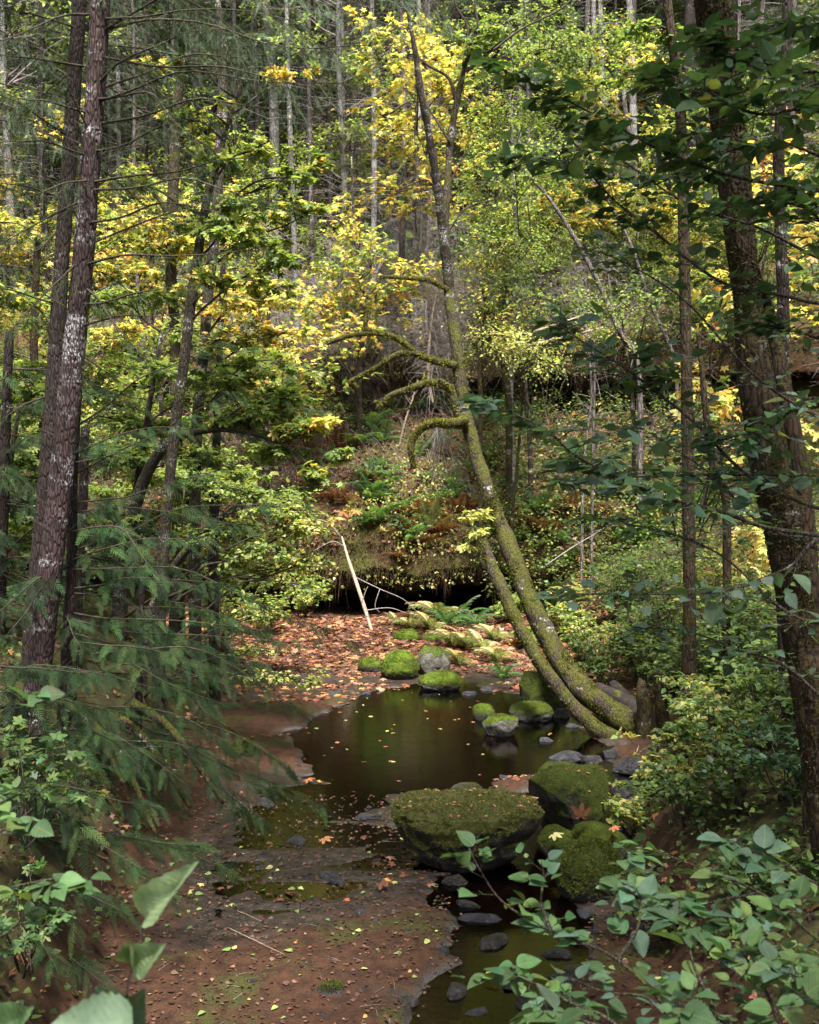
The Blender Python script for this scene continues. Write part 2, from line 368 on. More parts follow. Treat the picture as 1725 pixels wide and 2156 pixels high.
def bed_mat():
    t=NT('creek_bed_ground'); g=t.n('NewGeometry'); pos=g.outputs['Position']; sp=t.n('SeparateXYZ',{0:pos}); z=sp.outputs[2]
    n1=t.noise(pos,1.1,6.,.6); n2=t.noise(pos,9.,7.,.7); n3=t.noise(pos,60.,5.,.7); n4=t.noise(pos,.8,4.); n5=t.noise(pos,150.,3.,.8)
    soil=t.mix(t.ramp(n2,.3,.7),(.018,.008,.005),(.062,.028,.015)); soil=t.mix(t.ramp(n3,.5,.75),soil,(.08,.042,.025))
    soil=t.mix(t.ramp(n5,.58,.72),soil,(.105,.060,.036))
    moss=t.mix(t.ramp(n3,.35,.7),(.026,.026,.009),(.062,.062,.014))
    col=t.mix(t.math('MULTIPLY',t.ramp(n1,.50,.62),t.ramp(n2,.36,.54)),soil,moss)
    slate=t.mix(t.ramp(n2,.35,.7),(.014,.010,.008),(.045,.032,.025))
    wet=t.ramp(t.math('ADD',z,t.math('MULTIPLY',t.math('SUBTRACT',n2,.5),.06)),.008,.06,1.,0.)
    sub=t.ramp(z,-.06,-.01,1.,0.); col=t.mix(wet,col,t.mix(sub,slate,(.05,.022,.011)))
    bank=t.ramp(z,.35,.7); ff=t.mix(t.ramp(n2,.35,.65),(.020,.016,.009),(.055,.050,.016)); col=t.mix(bank,col,ff)
    r=t.math('SUBTRACT',.72,t.math('MULTIPLY',wet,.42)); h=t.math('ADD',t.math('MULTIPLY',n2,.5),t.math('MULTIPLY',n3,.35))
    b=t.n('Bump',{'Height':h,'Strength':.9,'Distance':.04})
    return t.end(t.n('BsdfPrincipled',{'Base Color':col,'Roughness':r,'Specular IOR Level':t.math('ADD',.2,t.math('MULTIPLY',wet,.6)),'Normal':b}))
M['bed']=bed_mat()
def hill_mat():
    t=NT('hillside_soil'); g=t.n('NewGeometry'); pos=g.outputs['Position']; nz=t.n('SeparateXYZ',{0:g.outputs['Normal']}).outputs[2]
    n1=t.noise(pos,.5,5.,.6); n2=t.noise(pos,5.,6.,.7); n3=t.noise(pos,30.,5.,.7)
    soil=t.mix(t.ramp(n2,.3,.7),(.030,.018,.010),(.10,.055,.030)); moss=t.mix(t.ramp(n3,.3,.7),(.028,.030,.009),(.080,.080,.018))
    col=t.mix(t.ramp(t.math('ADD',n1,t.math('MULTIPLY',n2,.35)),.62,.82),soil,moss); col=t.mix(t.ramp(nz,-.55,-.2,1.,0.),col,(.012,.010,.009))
    b=t.n('Bump',{'Height':t.math('ADD',n2,t.math('MULTIPLY',n3,.4)),'Strength':.9,'Distance':.12})
    return t.end(t.n('BsdfPrincipled',{'Base Color':col,'Roughness':.9,'Specular IOR Level':.15,'Normal':b}))
M['hill']=hill_mat()
def water_mat():
    t=NT('creek_water'); g=t.n('NewGeometry'); pos=g.outputs['Position']
    mp=t.n('Mapping',{'Vector':pos,'Scale':(1.,3.,1.)}).outputs[0]; n1=t.noise(mp,7.,3.,.5); n2=t.noise(mp,26.,2.,.5)
    b=t.n('Bump',{'Height':t.math('ADD',n1,t.math('MULTIPLY',n2,.35)),'Strength':.055,'Distance':.03})
    fr=t.n('Fresnel',{'IOR':1.33,'Normal':b}); gl=t.n('BsdfGlossy',{'Color':(.95,.95,1.),'Roughness':.02,'Normal':b}); tr=t.n('BsdfTransparent',{'Color':(.21,.135,.085)})
    f=t.math('ADD',t.math('MULTIPLY',fr.outputs[0],1.25),.02)
    return t.end(t.n('MixShader',{0:f,1:tr,2:gl}))
M['water']=water_mat()
# ---------------------------------------------------------------- terrain
def XL(y): return np.interp(y,[0,5,7,9,12,14.7,16.5,19,23,30],[-1.6,-2.0,-2.4,-2.6,-2.9,-2.75,-3.4,-6.5,-14,-20])
def XR(y): return np.interp(y,[0,5,7,9,11,13,14.5,17,19.6,23,30],[1.4,1.7,2.0,2.1,2.5,3.2,3.95,4.0,3.5,2.9,3.2])
CHX=[12.8,11.6,10.6,9.6,8.6,7.6,6.6,5.0]; CHV=[2.1,1.95,1.55,1.05,1.0,.75,.55,.5]
def bed(x,y):
    x=np.asarray(x,float); y=np.asarray(y,float)
    n=fbm2(x,y,5,1.1,3); f=fbm2(x,y,4,6.,5); st=fbm2(x*.55,y*2.2,3,1.6,8)
    z=.075+.085*n+.018*f
    # wet terraces in mid stream
    w=ss(8.3,9.8,y+.9*n-.5*x)*(1-ss(12.6,13.4,y))*(1-ss(.3,1.,x))*ss(-2.6,-1.6,x)
    z=z*(1-w)+w*(-.002+.06*(np.round(st*5)/5)+.014*f+.03*n)
    w2=ss(15.8,17.2,y)*(1-ss(19.6,21.,y)); z=z*(1-w2)+w2*(.02+.05*st+.02*f)
    # pool
    d=np.sqrt(((x-.55-.06*(y-14.5))/2.5)**2+((y-14.9)/2.85)**2)+.24*n+.05*st
    z=z-.55*(1-ss(.62,1.03,d))
    d3=np.sqrt(((x-2.6)/1.)**2+((y-15.9)/1.3)**2)+.2*f; z=z+(.10)*(1-ss(.5,1.1,d3))*ss(.4,.9,d)
    # outflow channel
    cx=np.interp(y,CHX[::-1],CHV[::-1]); dc=np.abs(x-cx-.35*fbm2(x*0,y,3,1.1,2)); wd=np.interp(y,[5,8,10,13],[.75,.55,.75,.6])
    z=z-(.20+.22*n+.12*st)*(1-ss(wd*.5,wd*1.25,dc+.15*f))*(1-ss(12.8,13.6,y))
    z=z+.10*ss(20.5,23,y)*(1-ss(23.3,25,y))+.10*ss(0.5,3,x)*ss(17.5,20,y)-.05*ss(23.5,25.2,y)
    dl=np.maximum(0,XL(y)-x+.35*fbm2(x,y,3,.9,11)); dr=np.maximum(0,x-XR(y)+.35*fbm2(x,y,3,.9,12))
    z=z+1.6*(1-np.exp(-dl/.9))*(1-.8*ss(16,20,y))+.16*dl+.010*np.minimum(dl,60)**1.4
    z=z+1.1*(1-np.exp(-dr/1.1))+.33*np.minimum(dr,60)
    nb=2.25*(1-ss(1.8,5.3,y+.3*n)); z=np.maximum(z,0)*(1-(1-ss(1.8,5.3,y)))+nb+np.minimum(z,0) if False else z*ss(1.5,5.0,y)+nb+.35*(1-ss(1.5,5,y))*(z)
    z=z-1.2*ss(28.5,31,y)*(1-ss(5,12,np.abs(x)))
    return z
def axis_pts(segs):
    out=[]
    for a,b,s in segs: out.append(np.arange(a,b,s))
    return np.unique(np.round(np.concatenate(out),4))
xs=axis_pts([(-160,-20,5),(-20,-6,.7),(-6,-3,.12),(-3,4,.035),(4,8,.15),(8,20,.8),(20,165,5)]); ys=axis_pts([(-120,-5,6),(-5,4,.4),(4,14,.04),(14,20,.06),(20,32,.15),(32,60,2),(60,130,8)])
X,Y=np.meshgrid(xs,ys,indexing='ij'); Z=bed(X,Y)-(ss(30,40,Y)*12)
def grid_faces(a,b):
    i=np.arange(a-1)[:,None]*b; j=np.arange(b-1)[None]; return np.stack([i+j,i+b+j,i+b+j+1,i+j+1],-1).reshape(-1,4)
mb=MB(); mb.add(np.stack([X,Y,Z],-1),grid_faces(*X.shape)); kind(mb.build('ground',M['bed']),'structure','brown creek bed and banks of wet rock, soil and moss')
mb=MB(); wx=np.linspace(-30,5,60); wy=np.linspace(2,27.5,60); WX,WY=np.meshgrid(wx,wy,indexing='ij'); mb.add(np.stack([WX,WY,WX*0],-1),grid_faces(60,60)); kind(mb.build('water',M['water']),'structure','dark still creek water reflecting the forest')
# hillside: swept profile with cave under a mossy lip, and a second ledge above on the right
def y0f(x): return np.interp(x,[-150,-40,-12,-4,-2.4,1.8,3,6,12,40,150],[60,34,27.5,26,25.1,25,24.6,22.8,21.5,26,60])
def hillp(x,v):
    """x array, v in 0..1"""
    y0=y0f(x)+.35*fbm2(x,x*0,3,.8,4); c=ss(-3.1,-2.2,x)*(1-ss(1.5,2.6,x)); c=.06+.94*c; r=ss(1.2,2.2,x)*(1-ss(5.6,7.2,x)); r=.15+.85*r
    zl=.76+.26*fbm2(x,x*0,4,1.3,6)
    K=[(y0+3.2*c+.1,-.5+0*x),(y0+3.0*c+.1,.45+0*x),(y0+1.2*c,zl+.05),(y0+.12,zl),(y0-.28,zl+.45),(y0-.05,zl+1.1),(y0+.5,2.5+0*x),(y0+2.0,3.6+0*x),(y0+3.6,4.9+0*x),(y0+4.0+1.6*r,5.1+0*x),(y0+4.2+1.5*r,5.75+0*x),(y0+3.7,5.95+0*x),(y0+3.9,6.9+0*x),(y0+6.0,8.2+0*x),(y0+11,10.+0*x),(y0+34,17.+0*x),(y0+90,46.+0*x),(y0+220,90.+0*x)]
    vk=np.array([0,.04,.09,.13,.17,.22,.28,.35,.42,.46,.49,.52,.56,.63,.72,.86,.95,1.])
    Yk=np.stack([k[0] for k in K]); Zk=np.stack([k[1] for k in K])
    i=np.clip(np.searchsorted(vk,v,side='right')-1,0,len(vk)-2); t=(v-vk[i])/(vk[i+1]-vk[i]); t=t*.6+.4*t*t*(3-2*t)
    ar=np.arange(len(x)); yy=Yk[i,ar]*(1-t)+Yk[i+1,ar]*t; zz=Zk[i,ar]*(1-t)+Zk[i+1,ar]*t
    p=np.stack([x,yy,zz],-1); a=np.where(v<.1,.06,.25)*(1+3*ss(.72,1,v))
    n1=fbm(p,4,.55); n2=fbm(p+31,4,1.9); p[:,1]+=a*2.2*n1-.12*n2; p[:,2]+=np.where(v<.15,.05,a)*n1+.10*n2*ss(.15,.3,v)
    return p
hx=axis_pts([(-150,-30,8),(-30,-9,1.2),(-9,9,.12),(9,30,1.),(30,155,8)]); hv=np.linspace(0,1,260)
HX,HV=np.meshgrid(hx,hv,indexing='ij'); hp=hillp(HX.ravel(),HV.ravel())
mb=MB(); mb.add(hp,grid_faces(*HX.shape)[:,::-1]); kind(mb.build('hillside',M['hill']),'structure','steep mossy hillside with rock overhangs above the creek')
def hill_at(x,v):
    x=np.atleast_1d(np.asarray(x,float)); v=np.atleast_1d(np.asarray(v,float)); p=hillp(x,v); a=hillp(x+.05,v)-p; b=hillp(x,np.minimum(v+.004,1))-p
    return p,nrm(np.cross(a,b))
def gz_at(x,y):
    if y<23.5: return float(bed(x,y))
    v=np.linspace(.14,.95,400); p=hillp(np.full(400,float(x)),v); j=np.argmin(np.abs(p[:,1]-y)); return max(float(p[j,2]) if abs(p[j,1]-y)<.6 else -9,float(bed(x,y)) if y<26 else -9)
def rooted(pts,rad):
    pts=np.array(pts,float); rad=list(rad); g=gz_at(pts[0][0],pts[0][1])
    if pts[0][2]>g+.02: pts=np.vstack([[pts[0][0]-.15*(pts[1][0]-pts[0][0]),pts[0][1],g-.15],pts]); rad=[rad[0]*1.12]+rad
    return pts,rad
# ---------------------------------------------------------------- rocks
def ico(sub):
    import bmesh
    b=bmesh.new(); bmesh.ops.create_icosphere(b,subdivisions=sub,radius=1); V=np.array([v.co[:] for v in b.verts]); Fc=np.array([[v.index for v in f.verts] for f in b.faces]); b.free(); return V,Fc
ICO5=ico(5); ICO6=ico(6)
def sample(V,Fc,n,cond=None):
    a,b,c=V[Fc[:,0]],V[Fc[:,1]],V[Fc[:,2]]; cr=np.cross(b-a,c-a); ar=np.linalg.norm(cr,axis=1); N=cr/np.maximum(ar[:,None],1e-12)
    w=ar.copy()
    if cond is not None: w*=cond(N,(a+b+c)/3)
    i=rng.choice(len(Fc),n,p=w/w.sum()); u,v=rng.random(n),rng.random(n); m=u+v>1; u[m]=1-u[m]; v[m]=1-v[m]
    return a[i]+(b[i]-a[i])*u[:,None]+(c[i]-a[i])*v[:,None],N[i]
def fuzz(mb,pos,N,l,w,cols,grav=.3):
    n=len(pos); d=nrm(N+rng.normal(0,.55,(n,3))+np.array([0,0,-grav])); s=nrm(np.cross(d,rng.normal(0,1,(n,3)))); L=(l*(.5+rng.random(n)))[:,None]
    V=np.stack([pos-s*w-N*.004,pos+s*w-N*.004,pos+d*L],1).reshape(-1,3); mb.add(V,np.arange(3*n).reshape(-1,3),np.repeat(cols,3,0))
def mosscol(n,a=(.030,.040,.008),b=(.12,.145,.02)):
    t=rng.random((n,1))**1.3; return np.array(a)*(1-t)+np.array(b)*t
ROCKS={}
def rock(label,cpx,size,mat='rockmoss',seed=0,flat=0.,planes=7,nfuzz=3000,fl=.016,cols=None,under=0.,rz=0.,dz=0.,name='boulder',cat='boulder',cutlo=.72,loc=None,sub=5,group=None,tilt=(0,0),box=0.):
    """cpx = pixel of the base centre; size = (sx,sy,sz) metres, sz height above base"""
    r=np.random.default_rng(seed); b=G(*cpx) if loc is None else np.array(loc,float)
    V,Fc=ICO5 if sub==5 else ICO6; V=V.copy()
    if box: V=np.sign(V)*np.abs(V)**(1-box*.6); V/=np.max(np.abs(V))
    for k in range(planes):
        n=nrm(r.normal(0,1,3)); h=cutlo+.22*r.random(); d=V@n; m=d>h; V[m]-=n*((d[m]-h)[:,None])*.9
    if flat: top=1-flat; m=V[:,2]>top; V[m,2]=top+(V[m,2]-top)*.12
    if under: k=np.clip((.15-V[:,2])/1.0,0,1); V[:,:2]*=(1-under*k)[:,None]
    V+=V*((.13 if planes<6 else .07)*fbm(V+seed*3.1,4,1.5)+.065*fbm(V+seed,4,4.)-.05*(np.abs(fbm(V*[1,1,1.6]+seed*7,3,2.2))<.035))[:,None]
    zt,zb=V[:,2].max(),V[:,2].min(); V[:,2]=(V[:,2]-zb)/(zt-zb)
    V[:,0]*=size[0]/2/np.abs(V[:,0]).max(); V[:,1]*=size[1]/2/np.abs(V[:,1]).max(); V[:,2]=V[:,2]*(size[2]+.12)-.12
    V[:,2]+=V[:,0]*tilt[0]+V[:,1]*tilt[1]
    ca,sa=math.cos(rz),math.sin(rz); V=np.stack([V[:,0]*ca-V[:,1]*sa,V[:,0]*sa+V[:,1]*ca,V[:,2]],1)+b+[0,0,dz]
    mb=MB(); mb.add(V,Fc); o=mb.build(name,M[mat]); tag(o,label,cat,group); o['_v']=0; del o['_v']
    if nfuzz:
        th={'rockflat':-.2,'rockdark':-.05,'rockhalf':.35}.get(mat,-.5)
        p,N=sample(V,Fc,nfuzz,lambda N,c:(ss(th,th+.5,N[:,2]+.5*fbm(c,3,3.))*(c[:,2]>.07)*(.12+ss(-.25,.15,fbm(c+seed,3,7.))))+1e-9)
        fm=MB(); fuzz(fm,p,N,fl,fl*.22,cols if cols is not None else mosscol(nfuzz)); fm.build('moss',M['attr'],o)
    ROCKS[label]=(V,Fc); return o
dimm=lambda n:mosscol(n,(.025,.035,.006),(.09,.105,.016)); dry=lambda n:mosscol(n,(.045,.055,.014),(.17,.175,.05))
# foreground
rock('large flat-topped mossy boulder in the foreground creek',(985,1812),(1.50,1.0,.60),'rockflat',3,.62,3,34000,.019,dry(34000),.35,sub=6,box=.5,rz=.06,cutlo=.85)
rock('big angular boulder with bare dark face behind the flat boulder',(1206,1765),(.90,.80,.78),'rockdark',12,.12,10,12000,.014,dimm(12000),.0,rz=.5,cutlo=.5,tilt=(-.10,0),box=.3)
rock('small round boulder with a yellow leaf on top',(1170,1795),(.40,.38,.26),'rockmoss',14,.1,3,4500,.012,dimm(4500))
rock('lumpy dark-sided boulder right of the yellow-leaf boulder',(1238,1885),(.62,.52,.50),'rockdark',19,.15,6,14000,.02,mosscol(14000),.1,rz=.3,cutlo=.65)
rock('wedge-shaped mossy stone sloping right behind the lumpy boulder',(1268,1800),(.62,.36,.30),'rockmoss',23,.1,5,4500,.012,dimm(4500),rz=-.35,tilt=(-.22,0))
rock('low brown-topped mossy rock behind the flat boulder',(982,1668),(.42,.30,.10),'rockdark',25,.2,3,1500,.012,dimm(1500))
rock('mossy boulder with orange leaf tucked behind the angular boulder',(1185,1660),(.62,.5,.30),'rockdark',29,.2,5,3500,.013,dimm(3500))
rock('small flat wet stone lying below the flat boulder',(958,1858),(.26,.16,.06),'rockdark',31,.4,4,600,.01,dimm(600),name='stone',cat='stone')
# midstream
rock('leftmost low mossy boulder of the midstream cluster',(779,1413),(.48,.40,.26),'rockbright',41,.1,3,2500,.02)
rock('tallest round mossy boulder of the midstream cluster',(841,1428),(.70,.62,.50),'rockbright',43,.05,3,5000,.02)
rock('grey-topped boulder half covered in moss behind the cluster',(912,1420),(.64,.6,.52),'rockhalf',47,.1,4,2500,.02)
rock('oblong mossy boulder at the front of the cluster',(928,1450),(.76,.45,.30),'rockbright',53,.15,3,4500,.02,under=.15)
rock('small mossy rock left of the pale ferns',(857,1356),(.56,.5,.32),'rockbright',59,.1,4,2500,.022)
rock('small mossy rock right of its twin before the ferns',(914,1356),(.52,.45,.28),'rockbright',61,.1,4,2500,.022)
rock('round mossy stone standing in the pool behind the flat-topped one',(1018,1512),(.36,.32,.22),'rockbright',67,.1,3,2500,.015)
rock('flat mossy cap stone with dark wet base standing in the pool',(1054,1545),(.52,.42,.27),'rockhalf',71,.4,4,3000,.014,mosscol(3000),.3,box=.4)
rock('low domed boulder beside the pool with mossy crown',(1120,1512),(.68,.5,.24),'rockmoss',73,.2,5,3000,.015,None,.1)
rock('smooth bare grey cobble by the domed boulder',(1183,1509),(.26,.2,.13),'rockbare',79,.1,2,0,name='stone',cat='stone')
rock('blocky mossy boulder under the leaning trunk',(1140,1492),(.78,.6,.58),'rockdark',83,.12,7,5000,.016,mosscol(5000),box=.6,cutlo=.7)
rock('dark jagged slate slab at the pool outlet',(1195,1600),(.50,.30,.10),'rockbare',89,.3,9,0,name='slate_slab',cat='slate slab',tilt=(.1,0),cutlo=.5)
rock('flat bluish slate slab leaning on the jagged one',(1240,1603),(.38,.26,.08),'rockbare',97,.4,9,0,name='slate_slab',cat='slate slab',tilt=(-.12,0),cutlo=.5)
rock('small black stone near the stump foot',(1282,1592),(.22,.2,.10),'rockbare',101,.2,6,0,name='stone',cat='stone',cutlo=.5)
rock('dark stone wedged in driftwood right of the angular boulder',(1318,1672),(.42,.32,.14),'rockbare',103,.3,7,0,name='stone',cat='stone',cutlo=.5)
rock('dark rock step at the right bank foot above the driftwood',(1330,1625),(.5,.4,.20),'rockbare',105,.3,7,0,name='stone',cat='stone',cutlo=.5)
rock('dark mossy hummock at the left water edge',(513,1600),(.38,.34,.24),'rockdark',107,.1,3,3000,.03,dimm(3000))
rock('moss cushion rock in the brown foreground bed',(697,2098),(.26,.2,.10),'rockdark',109,.1,3,3000,.012,dimm(3000),name='stone',cat='stone')
rock('low green rock at the lower stream edge',(858,2112),(.18,.13,.06),'rockdark',113,.1,3,1200,.01,dimm(1200),name='stone',cat='stone')
rock('long black slate splinter on the foreground bed',(848,1928),(.36,.10,.05),'rockbare',127,.3,5,0,name='slate_slab',cat='slate slab',rz=-.15,cutlo=.6)
rock('mossy bar of rock beside the foreground channel',(865,1985),(.62,.30,.05),'rockmoss',129,.3,3,5000,.01,dimm(5000),name='rock_ledge',cat='rock ledge')
rock('flat wet ledge reaching into the foreground channel',(1010,1935),(.42,.16,.03),'rockbare',131,.4,6,0,name='rock_ledge',cat='rock ledge',rz=-.1)
rock('bluish wet stone under the hazel leaves',(1345,1965),(.24,.16,.07),'rockbare',137,.3,5,0,name='stone',cat='stone')
rock('submerged brown stone right of the channel',(1225,1975),(.42,.22,.05),'rockbare',139,.4,5,0,name='stone',cat='stone')
rock('brown stone island behind the leafy sprig',(1215,2060),(.45,.26,.08),'rockdark',149,.3,5,1500,.01,dimm(1500),name='stone',cat='stone')
r_=np.random.default_rng(5)
for (x,y,w) in [(560,1420,.34),(640,1432,.40),(500,1395,.3),(700,1462,.3),(990,1462,.28),(1030,1452,.36),(1205,1530,.2),(1150,1560,.22),(600,1445,.24),(770,1462,.2),(540,1470,.3),(1340,1700,.3),(1300,1745,.22),(1372,1870,.3),(1330,1850,.2)]:
    p=G(x,y,0); rock(auto('low flat wet creek stone',p),(x,y),(w,w*.7,.05),'rockbare',int(x),.3,5,0,name='stone',cat='stone',cutlo=.6,group='low wet stones along the creek')
# ---------------------------------------------------------------- broadleaf builder
def branch(wb,a,b,r0,r1=.004,sag=.12,sides=5,jit=.08,n=10,bend=None):
    a,b=np.asarray(a,float),np.asarray(b,float); L=np.linalg.norm(b-a); m=(a+b)/2+rng.normal(0,jit*L,3)+np.array([0,0,sag*L])
    if bend is not None: m+=bend
    return tube(wb,[a,a*.5+m*.5+rng.normal(0,jit*L*.4,3),m,b*.5+m*.5+rng.normal(0,jit*L*.4,3),b],[r0,r0*.75,r0*.5+r1*.5,r1*1.5,r1],sides,n)
def sprays(wb,lb,path,ntw,tl,lpt,T,ls,palette,t0=.25,flatness=.35,droop=(-.6,.15),tilt=.4,tr=.004,tcol=(.3,.3,.3),uv=False,taper=.5,lvar=.25):
    """twigs off a path with leaves on them"""
    n=ntw; t=t0+(1-t0)*rng.random(n)**.8; idx=t*(len(path)-1); i=np.minimum(idx.astype(int),len(path)-2); f=(idx-i)[:,None]
    A=path[i]*(1-f)+path[i+1]*f; td=nrm(path[i+1]-path[i]); d=rdir(n,-flatness,flatness); d=nrm(d+td*.55); L=(tl*(1-taper*t)*(.5+.8*rng.random(n)))[:,None]
    Cc=A+d*L+np.array([0,0,-1])*L*.12; B=(A+Cc)/2+np.array([0,0,1.])*L*.1+rng.normal(0,1,(n,3))*L*.08
    twigs(wb,A,B,Cc,tr,tcol)
    k=lpt; s=(np.arange(k)+.4+.5*rng.random((n,k)))/k; s=np.clip(.15+.85*s,0,1)[...,None]
    pos=(A[:,None]*(1-s)**2+2*B[:,None]*s*(1-s)+Cc[:,None]*s**2).reshape(-1,3); N=n*k
    ax=np.repeat(d,k,0); R=leafR(N,droop,tilt,ax,.45)
    sz=ls*np.clip(1+rng.normal(0,lvar,N),.4,1.7); inst(lb,T,pos+R[:,:,1]*(ls*.12),R,sz,pal(palette,N),uv)
def clump(wb,lb,root,c,rad,ntw,lpt,T,ls,palette,r0=.02,tl=None,**kw):
    p=branch(wb,root,c,r0,.006,n=12,jit=kw.pop('jit',.06),sag=kw.pop('sag',.1)); 
    c=np.asarray(c,float); n=ntw; d=rdir(n,-.6,.6); q=c+d*np.asarray(rad)*(rng.random((n,1))**.5)*1.0
    # secondary: path end points to subcentres
    m=max(3,ntw//7); sub=c+rdir(m,-.5,.5)*np.asarray(rad)*.85*(.3+.7*rng.random((m,1))); st=p[rng.integers(len(p)//2,len(p),m)]
    twigs(wb,st,(st+sub)/2+[0,0,.06],sub,r0*.35+.003)
    per=max(2,ntw//m)
    for a,b in zip(st,sub):
        path=np.array([a+(b-a)*t for t in np.linspace(0,1,5)]); sprays(wb,lb,path,per,tl or float(np.mean(rad))*.5,lpt,T,ls,palette,t0=.15,**kw)
def tree(name,label,cat,trunks,bark,base=None,group=None,clumps=(),leaf='leaf',twigm='twig',sides=12,rough=.12,extra=None,trunkname='trunk',uv=False):
    base=trunks[0][0][0] if base is None else base
    th=thing(name,label,cat,base,group); paths=[]
    for ti,(pts,rad) in enumerate(trunks):
        if ti==0: pts,rad=rooted(pts,rad)
        tb=MB(); paths.append(tube(tb,pts,rad,sides,max(24,len(pts)*7),rough)); tb.build(trunkname if trunkname else 'trunk',M[bark],th)
    wb,lb=MB(),MB()
    if extra: extra(th,paths,wb,lb)
    allp=np.vstack(paths)
    for cl in clumps:
        (x,y,Y),rad,ntw,lpt,T,ls,pl=cl[:7]; kw=cl[7] if len(cl)>7 else {}
        c=P(x,y,Y); dz=allp[:,2]-(c[2]-.45*np.linalg.norm(allp[:,:2]-c[:2],axis=1)); j=np.argmin(np.abs(dz)+.2*np.linalg.norm(allp-c,axis=1)); kw=dict(kw)
        clump(wb,lb,allp[j],c,rad,ntw,lpt,T,ls,pl,**kw)
    wb.build('branches',M[twigm],th); lb.build('foliage',M[leaf],th,uv=uv); return th
def wpx(lst,Y):
    """[(x,y,width_px[,Y])] -> (pts, radii)"""
    pts=[];r=[]
    for q in lst:
        YY=q[3] if len(q)>3 else Y; pts.append(P(q[0],q[1],YY)); r.append(q[2]/2/F*YY)
    return np.array(pts),r
def mossfuzz(th,tubes,n,l=.02,cols=None,name='moss',nz=None):
    mb=MB(); tb=MB()
    for pts,rad in tubes: tube(tb,pts,rad,12,60,.12)
    V=np.concatenate(tb.V); Fq=[f for f in tb.F if f.shape[1]==4]; q=np.concatenate(Fq); tri=np.concatenate([q[:,[0,1,2]],q[:,[0,2,3]]])
    p,N=sample(V,tri,n,None if nz is None else (lambda N,c:ss(-.25,.25,fbm(c,3,2.2)+.35*N[:,2])+.02)); 
    s=np.array([1.,1,1]); fuzz(mb,p,N,l,l*.2,cols if cols is not None else mosscol(n),.5); mb.build(name,M['attr'],th)
# ---------------------------------------------------------------- 1. left conifers
def fir_branches(wb,nb,specs,dens=1.,palette='fir',size=.2,r0=.014,hang=.55):
    for (a,b) in specs:
        L=np.linalg.norm(b-a); p=branch(wb,a,b,r0,.003,sag=.04,jit=.035,n=14)
        n=int(L*24*dens); t=.12+.88*rng.random(n); idx=t*(len(p)-1); i=np.minimum(idx.astype(int),len(p)-2); f=(idx-i)[:,None]; A=p[i]*(1-f)+p[i+1]*f
        td=nrm(p[i+1]-p[i]); sd=nrm(np.cross(td,[0,0,1.]))*rng.choice([-1,1],n)[:,None]; d=nrm(td*.7+sd*.8*rng.random((n,1))+np.array([0,0,-hang])*(.3+rng.random((n,1)))+rng.normal(0,.2,(n,3)))
        Lt=size*(1.3-.5*t)*(.6+.9*rng.random(n)); E=A+d*Lt[:,None]; twigs(wb,A,(A+E)/2+rng.normal(0,.02,(n,3)),E,.0022)
        m=3
        for k in range(m):
            s=rng.random((n,1)); pos=A*(1-s)+E*s; dd=nrm(d+rng.normal(0,.5,(n,3))+np.array([0,0,-.25])); R=frames(dd,nrm(np.array([0,0,1.])+rng.normal(0,.5,(n,3)))); inst(nb,T_fir,pos,R,size*.9*(.6+.7*rng.random(n)),pal(palette,n))
tA=wpx([(214,-330,40),(212,-50,50),(204,150,50),(190,350,52),(174,560,54),(150,800,60),(128,1010,62),(106,1200,64),(84,1390,66),(66,1540,70),(50,1700,76)],10.); tA=(tA[0],[r*.8 for r in tA[1]])
thA=thing('conifer_tree','tall straight conifer trunk at left spotted with white lichen','conifer',tA[0][-1])
tb=MB(); pa=tube(tb,tA[0][::-1],tA[1][::-1],20,150,.10); tb.build('trunk',M['barkA'],thA)
wb,nb=MB(),MB(); q=lambda x1,y1,x2,y2,Y1=10.,Y2=9.: (P(x1,y1,Y1),P(x2,y2,Y2))
SA=[q(210,40,640,50,10,8.5),q(208,70,560,-60,10,9),q(205,118,690,190,10,8.6),q(200,190,600,110,10,10.5),q(205,215,720,175,10,8),q(198,262,610,235,10,9),q(198,210,440,310,10,9),
    q(190,320,500,250,10,9.),q(186,385,540,330,10,9),q(184,400,640,430,10,8.4),q(180,470,470,450,10,9),q(176,520,440,420,10,10),q(170,560,560,520,10,8.6),q(165,640,430,600,10,9),q(160,690,380,660,10,9.5),
    q(190,330,-60,300,10,9),q(180,420,-40,540,10,9.5),q(176,140,-60,110,10,9.),q(200,30,-60,90,10,8.8),q(175,540,20,700,10,9.5),q(195,240,20,200,10,9),q(185,380,30,420,10,8.8),q(205,10,300,-120,10,8.5),
    q(232,60,780,95,10,7.8),q(204,180,480,60,10,8.6),q(172,600,310,760,10,9.2),q(200,300,90,120,10,9.5)]
fir_branches(wb,nb,SA,.8,size=.15)
for i in range(34):   # crown above the frame
    z=9.0+i*.22; a=rng.random()*2*PI; r=np.array([np.interp(z,[0,9,17],[0,tA[0][1][0],tA[0][0][0]]),10.,z]); L=3.0*(1-.03*i)*(.7+.5*rng.random()); fir_branches(wb,nb,[(r,r+np.array([math.cos(a)*L,math.sin(a)*L,-.35*L]))],.4,size=.34)
tt=MB(); tube(tt,[pa[-1],pa[-1]+[.05,0,3.],pa[-1]+[.1,0,8.]],[.09,.07,.02],10,20); tt.build('leader',M['barkA'],thA)
wb.build('branches',M['twig'],thA); nb.build('needles',M['needle'],thA)
